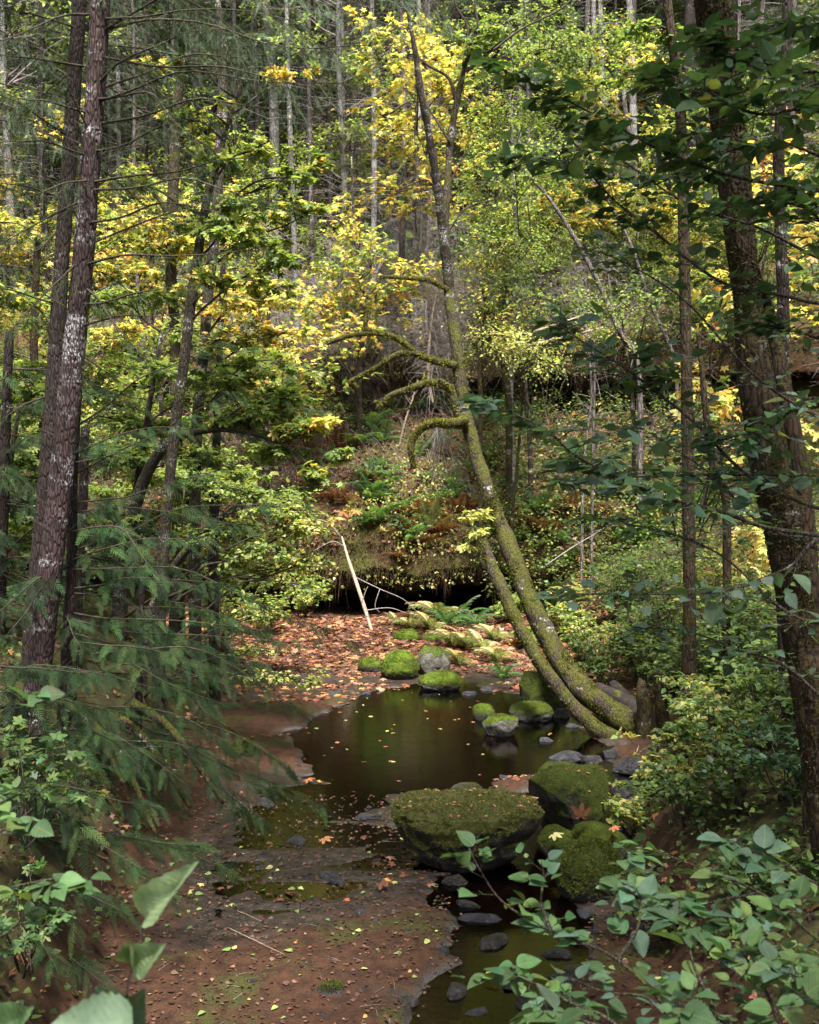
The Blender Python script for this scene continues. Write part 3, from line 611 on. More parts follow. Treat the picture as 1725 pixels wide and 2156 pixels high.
# dead twigs low on trunk A
mbk=MB(); n=90; ii=rng.integers(10,110,n); A=pa[ii]; a=rng.random(n)*2*PI; L=(.15+.7*rng.random(n)**2)[:,None]; d=np.stack([np.cos(a),np.sin(a)*.6,.1+.5*rng.random(n)],1); twigs(mbk,A,A+d*L*.5,A+d*L+[0,0,.06],.008); mbk.build('dead_twigs',M['twig'],thA)
tB=wpx([(176,-300,30),(168,-20,34),(158,150,35),(146,330,36),(132,520,38),(118,740,40),(103,950,42),(88,1120,44),(72,1300,48),(60,1500,50)],11.4); tB=(tB[0],[r*.82 for r in tB[1]])
thB=thing('conifer_tree','darker slimmer conifer trunk just behind the lichen-spotted one','conifer',tB[0][-1])
tb=MB(); tube(tb,tB[0][::-1],tB[1][::-1],16,110,.12); tb.build('trunk',M['barkB'],thB); wb,nb=MB(),MB()
fir_branches(wb,nb,[q(166,60,-40,20,11.4,10.5),q(158,150,20,230,11.4,11),q(150,290,-40,180,11.4,10.5),q(140,420,-30,380,11.4,11),q(136,470,20,560,11.4,11),q(125,640,-40,600,11.4,10.6),q(120,720,260,800,11.4,12),q(150,250,340,360,11.4,12.5),q(160,100,420,130,11.4,13),q(146,330,380,480,11.4,13),q(112,830,-30,900,11.4,11),q(130,560,330,640,11.4,13)],.9,size=.17)
for i in range(24):
    z=9.5+i*.3; a=rng.random()*2*PI; r=np.array([-3.5,11.4,z]); L=2.6*(1-.03*i); fir_branches(wb,nb,[(r,r+np.array([math.cos(a)*L,math.sin(a)*L,-.35*L]))],.35,size=.36)
tube(wb,[tB[0][0],tB[0][0]+[0,0,3.],tB[0][0]+[0,0,7.]],[.07,.05,.02],8,16)
wb.build('branches',M['twig'],thB); nb.build('needles',M['needle'],thB)
# overhanging fir boughs at the top of frame (from a tree off to the upper left)
thO=thing('conifer_tree','fir off the top left whose drooping boughs hang across the upper frame','conifer',(-4.5,12.5,1.5)); tb=MB(); tube(tb,[(-6.4,13.5,1.4),(-6.2,13.4,8),(-6.,13.3,18)],[.2,.16,.04],12,40,.1); tb.build('trunk',M['barkB'],thO); wb,nb=MB(),MB()
for (x1,y1,x2,y2,Ye) in [(420,-180,930,20,11.),(400,-160,840,60,10.5),(300,-120,720,120,11),(380,-220,1010,-30,11.2),(200,0,560,90,12),(100,-60,420,60,12),(100,60,330,160,12.5),(-100,150,180,230,12),(-100,300,160,380,12),(-60,-100,260,-10,11),(300,-60,620,200,11.8),(-100,460,150,500,12.6),(350,-200,960,70,12),(-120,200,120,300,12),(-120,20,240,240,12.2),(-100,380,240,430,12.8),(60,-40,380,230,12.4),(100,100,420,330,12.8),(-100,240,330,400,13),(200,-80,520,120,12),(-100,540,200,620,12.8)]:
    fir_branches(wb,nb,[(P(x1,y1,12.8)*[1,1,1],P(x2,y2,Ye))],.8,'farfir',.22,hang=1.)
wb.build('boughs',M['twig'],thO); nb.build('needles',M['needle'],thO)
# ---------------------------------------------------------------- 2. arching mossy tree
low=[(1372,1580,92,14.5),(1345,1540,74,14.6),(1290,1500,62,14.8),(1225,1448,62,15.1),(1165,1365,56,15.6),(1118,1270,50,16.),(1080,1170,46,16.5),(1042,1075,42,17.),(1012,990,38,17.3),(988,900,36,17.6),(974,830,36,17.9),(964,750,34,18.1),(955,680,32,18.3),(944,600,26,18.5),(938,500,22,18.7),(942,400,20,18.9),(948,300,18,19.),(962,215,17,19.),(982,130,13,19.),(1010,70,9,18.8)]
low=[(a,b,w_*.78,Y_) for a,b,w_,Y_ in low]; tl_=wpx(low,None); tl2=wpx([(948,620,22,18.5),(938,540,21,18.4),(926,430,18,18.2),(908,310,16,18.),(890,215,14,17.8),(876,120,11,17.7),(862,40,8,17.6),(850,-60,6,17.5)],None)
tl3=wpx([(1362,1590,44,14.3),(1295,1556,34,14.4),(1228,1510,31,14.6),(1158,1425,28,14.8),(1100,1330,27,15.2),(1055,1235,26,15.6),(1028,1170,23,15.8),(1017,1135,17,15.9)],None)
thM=thing('leaning_tree','tree arching left over the creek with two mossy leaning stems','tree',P(1360,1560,14.5))
for (pp,rr),nm in ((tl_,'trunk'),(tl2,'upper_stem'),(tl3,'broken_stem')):
    tb=MB(); tube(tb,pp,rr,20,160,.36,cap=True); tb.build(nm,M['barkmoss'] if nm!='upper_stem' else M['barkthin'],thM)
mossfuzz(thM,[(tl_[0][:12],tl_[1][:12]),(tl3[0],tl3[1])],46000,.040,mosscol(46000,(.020,.022,.007),(.13,.13,.018)),nz=.15)
wb,lb,mb=MB(),MB(),MB()
def mb_branch(pts,w0,w1,Y):
    p=PP([(a,b,Y) for a,b in pts]); rr=list(np.linspace(w0*1.5,w1*1.6,len(pts))/2/F*Y); tube(mb,p,rr,9,len(pts)*8,.42); return p,rr
mbr=[mb_branch(*a) for a in [([(985,885),(950,892),(915,890),(885,905),(866,935),(872,985)],16,8,17.4),([(975,900),(960,860),(950,820),(925,800)],12,6,17.6),([(962,770),(920,760),(880,745),(840,715),(800,702),(740,706),(690,722)],11,5,18.),([(880,745),(840,745),(790,775),(735,805)],9,5,18.),([(955,820),(910,805),(860,820),(820,835),(798,858)],12,6,17.8),([(800,702),(770,690),(775,655),(760,640)],7,4,18.),([(945,610),(900,590),(850,585),(800,582)],7,4,18.4),([(900,780),(860,860),(790,845)],4,3,17.9)]]
mb.build('mossy_boughs',M['barkmoss'],thM); mossfuzz(thM,mbr,22000,.040,mosscol(22000,(.06,.065,.008),(.22,.21,.025)),'bough_moss')
n=260; bp_=np.vstack([smooth_path(q_[0],30) for q_ in mbr]); A=bp_[rng.integers(0,len(bp_),n)]; d=rdir(n,-.5,.4); L=(.1+.5*rng.random(n)**2)[:,None]; twigs(wb,A,A+d*L*.5+[0,0,.03],A+d*L+[0,0,-.05],.004)
# upper bare limbs
for pts,w0,Y in [([(962,215),(945,165),(905,140),(880,120)],8,19.),([(982,150),(1030,110),(1070,75),(1085,60)],8,18.8),([(975,140),(985,60),(960,10),(950,-60)],6,18.9),([(948,300),(910,240),(885,200)],5,18.9),([(1010,70),(1000,0),(1010,-60)],6,18.8),([(942,400),(975,330),(1000,300)],4,18.9),([(926,430),(900,380),(840,400)],4,18.2),([(890,215),(860,215),(820,240)],4,17.8),([(938,500),(980,440),(1040,420)],4,18.7),([(1040,105),(1100,60),(1180,20),(1220,-20)],6,18.)]:
    p=PP([(a,b,Y) for a,b in pts]); tube(wb,p,[w0/2/F*Y,w0/3/F*Y,2/F*Y],6,20,.1)
up=np.vstack([smooth_path(tl_[0][11:],80),smooth_path(tl2[0],60)])
n=150; A=up[rng.integers(0,len(up),n)]; d=rdir(n,-.2,.6); L=(.3+1.*rng.random(n))[:,None]; twigs(wb,A,A+d*L*.5+[0,0,.05],A+d*L,.006)
for (x,y,Y,rad,nt,pl) in [(985,95,18.8,(.8,.5,.4),50,'mgreen'),(1080,60,18.5,(.9,.5,.4),55,'mgreen'),(1010,1085,16.6,(.30,.3,.25),40,'pale'),(1000,1125,16.5,(.25,.3,.22),40,'pale'),(985,1150,16.4,(.2,.2,.15),20,'pale')]:
    j=np.argmin(np.linalg.norm(up-P(x,y,Y),axis=1)) if y<900 else None
    clump(wb,lb,up[j] if y<900 else P(1045,y,16.9),P(x,y,Y),rad,nt,5,T_oval,.085 if y<900 else .075,pl,r0=.012)
wb.build('limbs',M['twig'],thM); lb.build('foliage',M['leaf'],thM)
# stump + log at its foot
def ragged(th,name,pts,rad,mat,sides=18,rough=.3,jag=.18,seed=3):
    mb=MB(); n=60; p=smooth_path(pts,n); tube(mb,pts,rad,sides,n,rough,seed=seed); V=mb.V[0]; 
    m=np.arange(len(V))//sides>=n-6; z=fbm(V*[1,1,.0]+seed,3,9.); t=nrm(np.asarray(pts[-1])-np.asarray(pts[-2])); V[m]+=t*(z[m]*jag)[:,None]; return mb.build(name,M[mat],th)
st=thing('stump','broken mossy stump at the foot of the leaning tree','stump',P(1372,1575,14.5))
ragged(st,'snag',[P(1376,1600,14.3),P(1362,1520,14.3),P(1348,1438,14.4)],[.20,.12,.075],'barkbrown',jag=.3); ragged(st,'snag',[P(1394,1595,14.4),P(1396,1520,14.4),P(1386,1428,14.5)],[.17,.11,.07],'barkbrown',jag=.3,seed=9); mossfuzz(st,[([P(1378,1590,14.6),P(1366,1520,14.6),P(1352,1460,14.7)],[.20,.13,.08])],5000,.022)
lg=MB(); tube(lg,[P(1255,1452,16.2),P(1300,1470,15.9),P(1345,1500,15.6),P(1380,1530,15.3)],[.13,.15,.14,.13],18,60,.28,cap=True,seed=4); tag(lg.build('fallen_log',M['oldwood']),'split grey rotten log lying behind the leaning tree base','log')
lg=MB(); tube(lg,[P(1290,1440,17.),P(1335,1480,16.5),P(1360,1500,16.2)],[.07,.09,.09],14,40,.3,cap=True,seed=8); tag(lg.build('fallen_log',M['oldwood']),'thin grey broken branch resting on the rotten log','log')
# ---------------------------------------------------------------- 3. right trunks
tF=wpx([(1470,-420,86),(1488,-150,88),(1500,0,90),(1520,150,92),(1542,330,84),(1556,480,76),(1574,640,74),(1592,800,88),(1618,960,100),(1655,1150,98),(1685,1330,92),(1712,1500,92),(1742,1700,100),(1770,1900,110)],7.2); tF=(tF[0],[r*.80 for r in tF[1]])
thF=thing('mossy_trunk_tree','thick dark trunk with brown moss leaning at the right edge','tree',tF[0][-1]); tb=MB(); tube(tb,tF[0][::-1],tF[1][::-1],24,160,.22); tb.build('trunk',M['barkbrown'],thF)
mossfuzz(thF,[(tF[0][::-1],tF[1][::-1])],60000,.030,mosscol(60000,(.018,.015,.007),(.070,.064,.014)))
tF2=wpx([(1592,560,20,7.6),(1600,600,34,7.8),(1625,680,46,8.1),(1660,860,56,8.),(1690,1020,60,7.9),(1705,1200,60,7.8),(1715,1400,60,7.8)],None); tF2=(tF2[0],[r*.6 for r in tF2[1]]); tb=MB(); _p,_r=rooted(tF2[0][::-1],tF2[1][::-1]); tube(tb,_p,_r,16,110,.2); tb.build('second_stem',M['barkbrown'],thF)
tG=wpx([(1660,-100,34),(1655,120,34),(1640,300,36),(1645,520,40),(1650,700,40),(1640,1000,44),(1650,1300,46),(1660,1500,50)],10.); tG=(tG[0],[r*.62 for r in tG[1]]); thG=thing('background_tree','straight dark trunk behind the thick mossy right trunk','tree',tG[0][-1]); tb=MB(); _p,_r=rooted(tG[0][::-1],tG[1][::-1]); tube(tb,_p,_r,14,90,.15); tb.build('trunk',M['barkB'],thG)
tH=wpx([(1398,-60,18),(1412,60,20),(1428,180,22),(1436,300,23),(1440,480,24),(1444,700,24),(1448,900,26),(1450,1100,26),(1452,1300,28),(1448,1470,32)],13.); 
def exH(th,paths,wb,lb):
    p=paths[0]; n=60; A=p[rng.integers(10,len(p),n)]; d=rdir(n,-.1,.6); L=(.2+.6*rng.random(n))[:,None]; twigs(wb,A,A+d*L*.5,A+d*L+[0,0,.1],.006)
tree('slim_tree','slim brown upright trunk on the right bank','tree',[(tH[0][::-1],tH[1][::-1])],'barkbrown',clumps=[((1400,60,13),(.8,.6,.4),60,5,T_oval,.08,'mgreen'),((1330,150,13.5),(.7,.6,.3),50,5,T_oval,.08,'mgreen'),((1470,200,13.),(.6,.6,.4),50,5,T_oval,.08,'dark')],extra=exH)
# overhead crown for the right trunk (outside the frame)
wb,lb=MB(),MB()
for i in range(16):
    c=np.array([1.2+rng.normal(0,1.8),5.2+rng.normal(0,2.2),9.2+2.5*rng.random()]); clump(wb,lb,tF[0][0]+[0,0,rng.random()*1.5-1],c,(1.3,1.3,.5),90,5,T_oval_lo,.13,'dark',r0=.05)
tube(wb,[tF[0][0],tF[0][0]+[-.3,-.2,2.],tF[0][0]+[-.4,-.5,4.]],[.13,.1,.03],10,20)
wb.build('crown_limbs',M['twig'],thF); lb.build('crown',M['leafdark'],thF)
# thin dark stems on the left, mid distance
tC=wpx([(505,180,6,13.5),(478,270,9,13.5),(458,340,14,13.4),(436,420,17,13.3),(418,530,20,13.2),(402,640,22,13.1),(388,760,22,13.),(372,880,22,13.),(358,1000,22,13.),(346,1130,24,13.),(338,1290,26,13.),(334,1420,28,13)],None)
mk=lambda x,y,Y,rx,ry,nt,T,ls,pl,lpt=5,**k:((x,y,Y),(rx*1.15,rx*.9,max(ry,.2)*1.5),int(nt*1.25),lpt,T,ls*.85,pl,dict(dict(flatness=.6),**k))
GY=[('mgreen',.66),('myellow',.28),('morange',.06)]; G2=[('mgreen',.4),('mlime',.6)]; YO=[('myellow',.5),('morange',.2),('mgreen',.3)]; LG=[('mlime',.7),('mgreen',.3)]
tree('maple_tree','slender dark maple stem leaning right with bright green leaves','maple',[(tC[0][::-1],tC[1][::-1])],'barkthin',clumps=
 [mk(480,330,13,.55,.18,34,T_maple,.105,G2,4),mk(560,300,12.6,.5,.15,26,T_maple,.105,GY,4),mk(620,360,12.8,.5,.15,30,T_maple,.11,G2,4),mk(560,430,12.6,.7,.14,44,T_maple,.105,G2,4),mk(660,440,12.6,.45,.12,30,T_maple,.11,GY,4),mk(430,470,13,.5,.12,34,T_maple,.105,G2,4),mk(520,510,12.7,.7,.12,46,T_maple,.11,G2,4),mk(640,540,12.6,.5,.12,34,T_maple,.11,G2,4),mk(330,620,13.4,.6,.14,40,T_maple,.10,LG,4),mk(500,590,12.8,.6,.14,34,T_maple,.10,GY,4),
  mk(420,230,13.4,.5,.16,24,T_maple,.10,GY,4),mk(360,250,13.6,.4,.15,16,T_maple,.10,GY,4),mk(350,140,13.6,.45,.2,14,T_maple,.1,GY,4),mk(610,160,13.2,.35,.25,16,T_maple,.11,YO,4),mk(690,350,13.2,.25,.2,10,T_maple,.13,GY,4),mk(290,390,13.5,.4,.15,16,T_maple,.1,GY,4)],twigm='twig')
tC2=wpx([(455,-40,12),(470,160,20),(462,330,22),(455,470,22),(440,600,22),(428,760,22),(415,900,24),(410,1150,26)],15.5)
tree('alder_tree','dark mossy upright trunk right behind the slender maple stem','alder',[(tC2[0][::-1],tC2[1][::-1])],'barkthin',clumps=[mk(520,640,15,.9,.25,60,T_maple,.11,YO,4),mk(600,700,15,.8,.25,50,T_maple,.11,YO,4),mk(470,720,15.2,.7,.25,40,T_maple,.11,GY,4),mk(600,600,15,.7,.2,40,T_maple,.11,GY,4)])
tC3=wpx([(385,120,14),(372,250,20),(365,400,24),(360,560,24),(368,700,22),(372,900,24)],19.)
tree('alder_tree','reddish mossy trunk between the left conifers and the maple','alder',[(tC3[0][::-1],tC3[1][::-1]),wpx([(366,480,12),(335,420,9),(310,395,6)],19.)],'barkmoss',clumps=[mk(300,460,18.5,1.1,.4,70,T_maple_lo,.13,YO,4),mk(420,500,18.5,1.0,.4,60,T_maple_lo,.13,YO,4),mk(260,560,18.5,1.,.35,60,T_maple_lo,.13,YO,4),mk(330,520,18.8,1.1,.3,60,T_maple_lo,.13,GY,4),mk(430,600,18.3,1.,.3,60,T_maple_lo,.13,YO,4)])
# low arching maple whose right tips hang over the pool (yellow leaves at 700-760, 850-1100)
tD=wpx([(250,1350,34,14.2),(262,1180,30,14.3),(300,1020,26,14.2),(360,930,20,14.),(450,905,13,13.8),(540,915,9,13.6),(620,950,6,13.4)],None)
tree('maple_tree','spreading maple over the left bank with tips turning yellow','maple',[tD],'barkthin',clumps=
 [mk(470,880,13.9,.5,.10,61,T_maple,.12,G2,4),mk(560,870,13.8,.6,.12,74,T_maple,.12,LG,4),mk(640,900,13.6,.45,.14,61,T_maple,.12,GY,4),mk(600,830,13.8,.5,.12,54,T_maple,.12,LG,4),mk(690,890,13.4,.20,.16,12,T_maple,.13,'myellow',3),mk(710,960,13.4,.25,.16,16,T_maple,.13,GY,3),mk(740,1080,13.2,.14,.08,5,T_maple,.15,'morange',2),mk(700,1020,13.3,.22,.14,12,T_maple,.12,G2,3),mk(650,1000,13.5,.3,.15,34,T_maple,.12,GY,4),mk(450,790,14.2,.6,.12,68,T_maple,.12,G2,4),mk(540,760,14.2,.6,.15,68,T_maple,.11,LG,4),mk(600,950,13.6,.5,.15,51,T_maple,.12,G2,4)])
# hazel / vine maple with small bright rounded leaves
tE=wpx([(300,1400,26,13.2),(330,1260,22,13.2),(400,1150,16,13.),(480,1080,11,12.9),(560,1060,7,12.8)],None)
tree('vine_maple','low vine maple with small bright lime leaves left of the cave','maple',[tE],'barkthin',clumps=
 [mk(560,1060,12.8,.5,.16,119,T_oval,.062,LG,6),mk(620,1080,12.6,.4,.14,102,T_oval,.062,[('mlime',.7),('pale',.3)],6),mk(660,1110,12.5,.3,.12,78,T_oval,.06,'pale',6),mk(500,1030,12.9,.5,.16,102,T_oval,.062,G2,6),mk(580,1160,12.6,.5,.15,78,T_oval,.06,G2,6),mk(650,1180,12.5,.3,.2,57,T_oval,.06,GY,5),mk(460,1120,13,.5,.2,85,T_oval,.06,'mgreen',6),mk(420,1010,13.2,.5,.2,85,T_oval,.062,'mgreen',6),mk(560,1290,12.4,.4,.12,51,T_oval,.055,GY,5),mk(640,1240,12.3,.3,.15,44,T_oval,.055,GY,5),mk(600,1420,11.8,.28,.10,51,T_oval,.05,[('mlime',.5),('pale',.3),('myellow',.2)],5),mk(655,1440,11.6,.2,.08,40,T_oval,.05,[('mlime',.5),('pale',.3),('myellow',.2)],5),mk(550,1370,12.,.25,.1,34,T_oval,.05,GY,5)])
# more leafy understory trees on the left
for i,(lab,x0,yb,Y,cl) in enumerate([('leafy young maple low behind the two left conifers',60,1500,16.5,[(40,620,GY),(110,680,'mgreen'),(30,780,LG),(230,820,'mgreen'),(270,700,YO),(60,880,'mgreen'),(300,900,'mgreen')]),
   ('bushy green maple filling the gap right of the left trunk',250,1400,15.5,[(230,960,'mgreen'),(300,1000,LG),(400,960,G2),(330,1080,'mgreen'),(260,1120,'dark'),(420,840,LG),(330,780,LG),(250,740,LG),(200,630,LG),(380,700,G2)]),
   ('sunlit lime maple low between the left trunks and the cave',360,1400,18.5,[(380,900,LG),(450,950,LG),(520,1000,LG),(600,1040,LG),(420,1060,G2),(500,1100,LG),(340,1000,G2),(580,1130,LG),(440,1180,G2),(360,1130,G2),(520,1220,G2),(620,1190,GY)]),
   ('bright vine maple glimpsed beyond the two left trunks',20,1450,18.,[(40,860,LG),(120,900,G2),(20,940,G2),(240,880,LG),(270,940,G2),(60,1010,G2),(230,1030,LG),(290,1080,G2),(20,1100,G2),(250,1170,G2)]),
   ('shaded maple at the left frame edge behind the cedars',-40,1500,14.5,[(20,960,'mgreen'),(60,1060,'dark'),(30,1140,'mgreen'),(180,1180,'dark'),(200,1080,'mgreen'),(20,1240,'dark'),(60,820,'mgreen')])]):
    pts=np.array([P(x0,yb,Y),P(x0+15,yb-200,Y),P(x0+50,yb-450,Y),P(x0+90,yb-700,Y)]); tree('understory_maple',lab,'maple',[(pts,[.09,.075,.05,.02])],'barkthin',clumps=[mk(x,y,Y+rng.normal(0,.6),.85,.3,70,T_oval if k%2 else T_maple_lo,.085 if k%2 else .12,pl,5) for k,(x,y,pl) in enumerate(cl)])
# ---------------------------------------------------------------- 4. mid/far deciduous crowns on the slope
def hz(x,Yw): # find hillside height at world x,y
    v=np.linspace(.14,.95,400); p=hillp(np.full(400,float(x)),v); j=np.argmin(np.abs(p[:,1]-Yw)); return float(p[j,2]),float(p[j,1])
def slope_tree(label,xb,Y,top,wid,bark,cl,lean=0,name='maple_tree',cat='maple',T=T_maple_lo,ls=.16,rad=1.,nt=70,lpt=6,flat=.62,kinks=.15):
    Xb=(xb-CX)/F*Y; z,yy=hz(Xb,Y); b=np.array([Xb,yy,z-.3]); t=P(top[0],top[1],yy-.5)
    pts=[b+(t-b)*s+np.array([kinks*rng.normal(),0,0])*(0<s<1)*1 for s in (0,.25,.5,.75,1)]; r=wid/2/F*Y
    return tree(name,label,cat,[(np.array(pts),[r*1.15,r,r*.85,r*.6,r*.25])],bark,clumps=[mk(x,y,Y-1+rng.normal(0,1.4),rad*1.35,rad*flat*1.35,int(nt*.95),T,ls*.84,pl,lpt,flatness=.9,tl=.7) for x,y,pl in cl])
slope_tree('golden maple crown glowing behind the arching tree',880,29,(880,60),14,'barkpale',[(850,60,'myellow'),(930,90,'myellow'),(880,140,'myellow'),(840,180,'myellow'),(930,190,YO),(990,140,YO),(880,250,'myellow'),(830,260,YO),(860,330,YO),(930,290,'myellow'),(970,350,YO),(830,400,YO),(880,420,YO),(800,120,GY),(1010,230,YO)],nt=44,rad=1.05)
slope_tree('yellow maple spreading over the left middle slope',760,28,(740,330),12,'barkthin',[(760,480,YO),(720,440,YO),(800,520,GY),(700,560,GY),(760,600,YO),(830,600,YO),(680,640,YO),(880,560,YO),(820,660,YO),(740,690,YO)],nt=46,rad=.9,ls=.15)
slope_tree('low golden maple thicket left of the pale far alder',560,27,(550,480),12,'barkthin',[(540,640,YO),(480,690,YO),(600,720,YO),(560,780,YO),(500,560,GY),(620,650,GY),(660,780,GY),(590,850,GY),(650,850,YO),(460,620,YO),(420,690,YO),(500,830,GY)],nt=60,rad=1.,ls=.15)
slope_tree('green alder crown filling the upper middle right',1080,26,(1080,60),14,'barkpale',[(1060,60,'mgreen'),(1120,120,G2),(1040,140,G2),(1190,90,'mgreen'),(1100,220,G2),(1030,260,LG),(1170,240,'mgreen'),(1080,330,G2),(1030,400,LG),(1130,380,'mgreen'),(1240,170,'mgreen'),(1260,80,'mgreen'),(1060,470,G2),(1140,20,'mgreen')],T=T_oval,ls=.10,nt=100,lpt=7,rad=1.0,name='alder_tree',cat='alder')
slope_tree('green yellow alder right of the arching tree at mid slope',1120,25.5,(1110,420),10,'barkthin',[(1080,520,G2),(1130,580,'mgreen'),(1050,600,LG),(1180,500,'mgreen'),(1030,520,GY),(1180,630,'mgreen'),(1100,660,GY),(1000,640,GY)],T=T_oval,ls=.09,nt=66,lpt=6,rad=.75,name='alder_tree',cat='alder')
slope_tree('orange tipped maple high at the upper right middle',1330,30,(1330,60),14,'barkpale',[(1300,100,GY),(1380,130,YO),(1230,180,YO),(1290,240,YO),(1350,330,GY),(1190,190,YO),(1400,250,GY),(1420,420,YO),(1380,560,GY)],nt=46,rad=.95)
slope_tree('dull green understory maple below the slanting trunk',1330,24.5,(1320,560),10,'barkthin',[(1250,640,'mgreen'),(1330,620,'mgreen'),(1400,600,'dark'),(1300,700,G2),(1380,700,'mgreen'),(1220,720,'mixed')],T=T_oval,ls=.09,nt=60,lpt=6,rad=.8)
slope_tree('pale yellow-green vine maple above the upper ledge',1080,24.,(1080,680),7,'barkmoss',[(1030,700,'pale'),(1080,705,'pale'),(1130,720,'pale'),(1060,740,'pale'),(1110,750,LG),(1160,760,LG),(1010,740,LG)],T=T_oval,ls=.085,nt=50,lpt=6,rad=.5,flat=.35)
slope_tree('leaf-thin maple with grey twigs at left middle distance',300,24,(310,380),12,'barkthin',[(250,480,YO),(330,440,YO),(420,430,GY),(280,600,YO),(200,540,YO)],nt=50,rad=.9,ls=.14)
slope_tree('yellow maple in the gap at the far left edge',60,22,(70,200),12,'barkthin',[(130,230,YO),(30,400,YO),(20,470,GY),(100,470,YO),(40,580,GY),(20,640,YO)],nt=36,rad=.7,ls=.13)
slope_tree('small maple by the right frame edge turning yellow',1690,16,(1700,250),12,'barkthin',[(1640,300,'morange'),(1680,380,YO),(1620,380,YO),(1700,480,YO),(1650,640,YO),(1690,600,GY),(1640,860,YO),(1700,920,YO),(1600,1110,YO),(1585,1165,YO),(1560,1210,YO),(1530,850,YO),(1440,780,YO),(1530,600,YO)],T=T_maple,nt=14,rad=.2,ls=.2,lpt=4)
# ---------------------------------------------------------------- 5. trunks listed from the photograph (middle distance)
def plain(label,lst,Y,bark,name='background_tree',cat='tree',tw=40,twl=.8,fol=None,moss=0,tm=None):
    pp,rr=rooted(*wpx(lst,Y)); th=thing(name,label,cat,pp[0]); tb=MB(); p=tube(tb,pp,rr,12,60,.14); tb.build('trunk',M[bark],th)
    if tw:
        wb=MB(); A=p[rng.integers(4,len(p),tw)]; d=rdir(tw,-.3,.5); L=(twl*(.2+rng.random(tw)))[:,None]; twigs(wb,A,A+d*L*.5+[0,0,.04],A+d*L,.006); wb.build('twigs',M[tm or 'deadtwig'],th)
    if moss: mossfuzz(th,[(pp,rr)],moss,.03)
    return th
plain('slanting grey trunk leaning left across the right slope',[(1345,780,11),(1305,700,11),(1262,600,10),(1215,510,9),(1165,430,7),(1128,385,5),(1080,340,3)],24,'barkfar',tm='twig')
plain('thin grey trunk leaning left close behind the slanting one',[(1420,760,8),(1370,640,8),(1330,520,7),(1290,440,5),(1250,380,3)],26,'barkfar')
plain('white far alder trunk standing at left of centre',[(628,800,12),(624,650,12),(618,450,11),(612,300,11),(606,120,9),(602,-60,7)],30,'barkpale')
plain('white alder trunk rising behind the arching tree',[(886,640,13),(884,520,12),(882,350,11),(884,150,10),(880,-60,8)],31,'barkpale')
plain('pale alder trunk in the upper centre gap',[(738,620,12),(732,480,12),(726,300,11),(722,120,10),(716,-60,8)],38,'barkpale')
plain('thick pale alder trunk high on the right',[(1345,640,15),(1340,480,15),(1335,300,15),(1330,120,14),(1322,-60,12)],32,'barkpale')
plain('pale alder trunk well right of the slanting one',[(1280,660,13),(1276,560,13),(1274,420,13),(1270,250,12),(1266,80,10),(1262,-60,9)],34,'barkpale')
plain('slim whitish trunk between two thicker right alders',[(1300,640,8),(1302,420,7),(1298,200,6),(1296,-60,5)],36,'barkpale')
plain('dark mossy crooked trunk on the upper ledge',[(1072,870,14),(1064,790,15),(1058,730,14),(1040,690,12),(1058,640,10),(1066,580,7)],25,'barkmoss',moss=5000,tm='twig')
plain('bent mossy trunk beside the crooked one',[(1072,860,12),(1075,800,13),(1072,750,12),(1050,700,10),(1030,650,8),(1012,600,6)],26,'barkmoss',moss=5000,tm='twig')
plain('pair of thin mossy stems right of the arching trunk',[(1012,860,9),(1010,780,9),(1018,700,8),(1022,640,6)],24.5,'barkmoss',moss=2500,tm='twig')
plain('dark straight fir trunk right of the arching tree',[(1090,600,16),(1088,500,16),(1086,400,15),(1084,250,14),(1080,60,12)],36,'barkfar')
plain('thin grey stem on the second ledge right side',[(1248,1000,6),(1250,900,6),(1252,800,5),(1250,740,4)],22,'barkfar',tw=14,twl=.4)
plain('thin grey stem leaning beside the ledge stem',[(1228,1010,6),(1238,900,6),(1246,830,5),(1240,740,4)],22,'barkfar',tw=14,twl=.4)
plain('mossy stem leaning right of the slim brown trunk',[(1530,1080,18),(1505,990,18),(1490,900,16),(1480,800,12),(1470,700,8)],12,'barkbrown',tm='twig')
plain('dim trunk in shade left of the thin leaning stem',[(160,1420,22),(165,1250,22),(175,1050,20),(180,900,18)],12.5,'barkB',tm='twig')
plain('mossy upright trunk in the shade below the left leaves',[(150,1650,30),(145,1500,30),(150,1330,28),(150,1200,24)],11,'barkmoss',tm='twig')
plain('brown split trunk at the far left edge',[(78,940,18),(74,820,18),(72,700,16),(80,500,14)],20,'barkbrown')
# dead drooping sapling
dd=thing('dead_sapling','dead pale sapling with drooping grey twigs at the centre','sapling',P(912,850,19)); tb=MB(); tube(tb,wpx([(912,850,8),(903,800,8),(903,740,8),(910,670,5),(922,600,3)],19)[0],[.022,.03,.028,.018,.008],8,40); tb.build('trunk',M['palewood'],dd)
wb=MB(); n=300; t=rng.random(n); A=np.stack([P(906+8*np.sin(q*5),830-200*q,19) for q in t]); a=rng.random(n)*2*PI; L=(.12+.62*rng.random(n))[:,None]; d=np.stack([np.cos(a)*.8,np.sin(a)*.8,.25-1.25*rng.random(n)],1)+rng.normal(0,.15,(n,3)); twigs(wb,A,A+d*L*[.8,.8,.2],A+d*L,.0035)
n=60; A=np.stack([P(925+rng.normal()*8,890+40*q,19) for q in rng.random(n)]); d=rdir(n,-1,-.7); L=(.3+.6*rng.random(n))[:,None]; twigs(wb,A,A+d*L*.5,A+d*L,.004); wb.build('twigs',M['deadtwig'],dd)
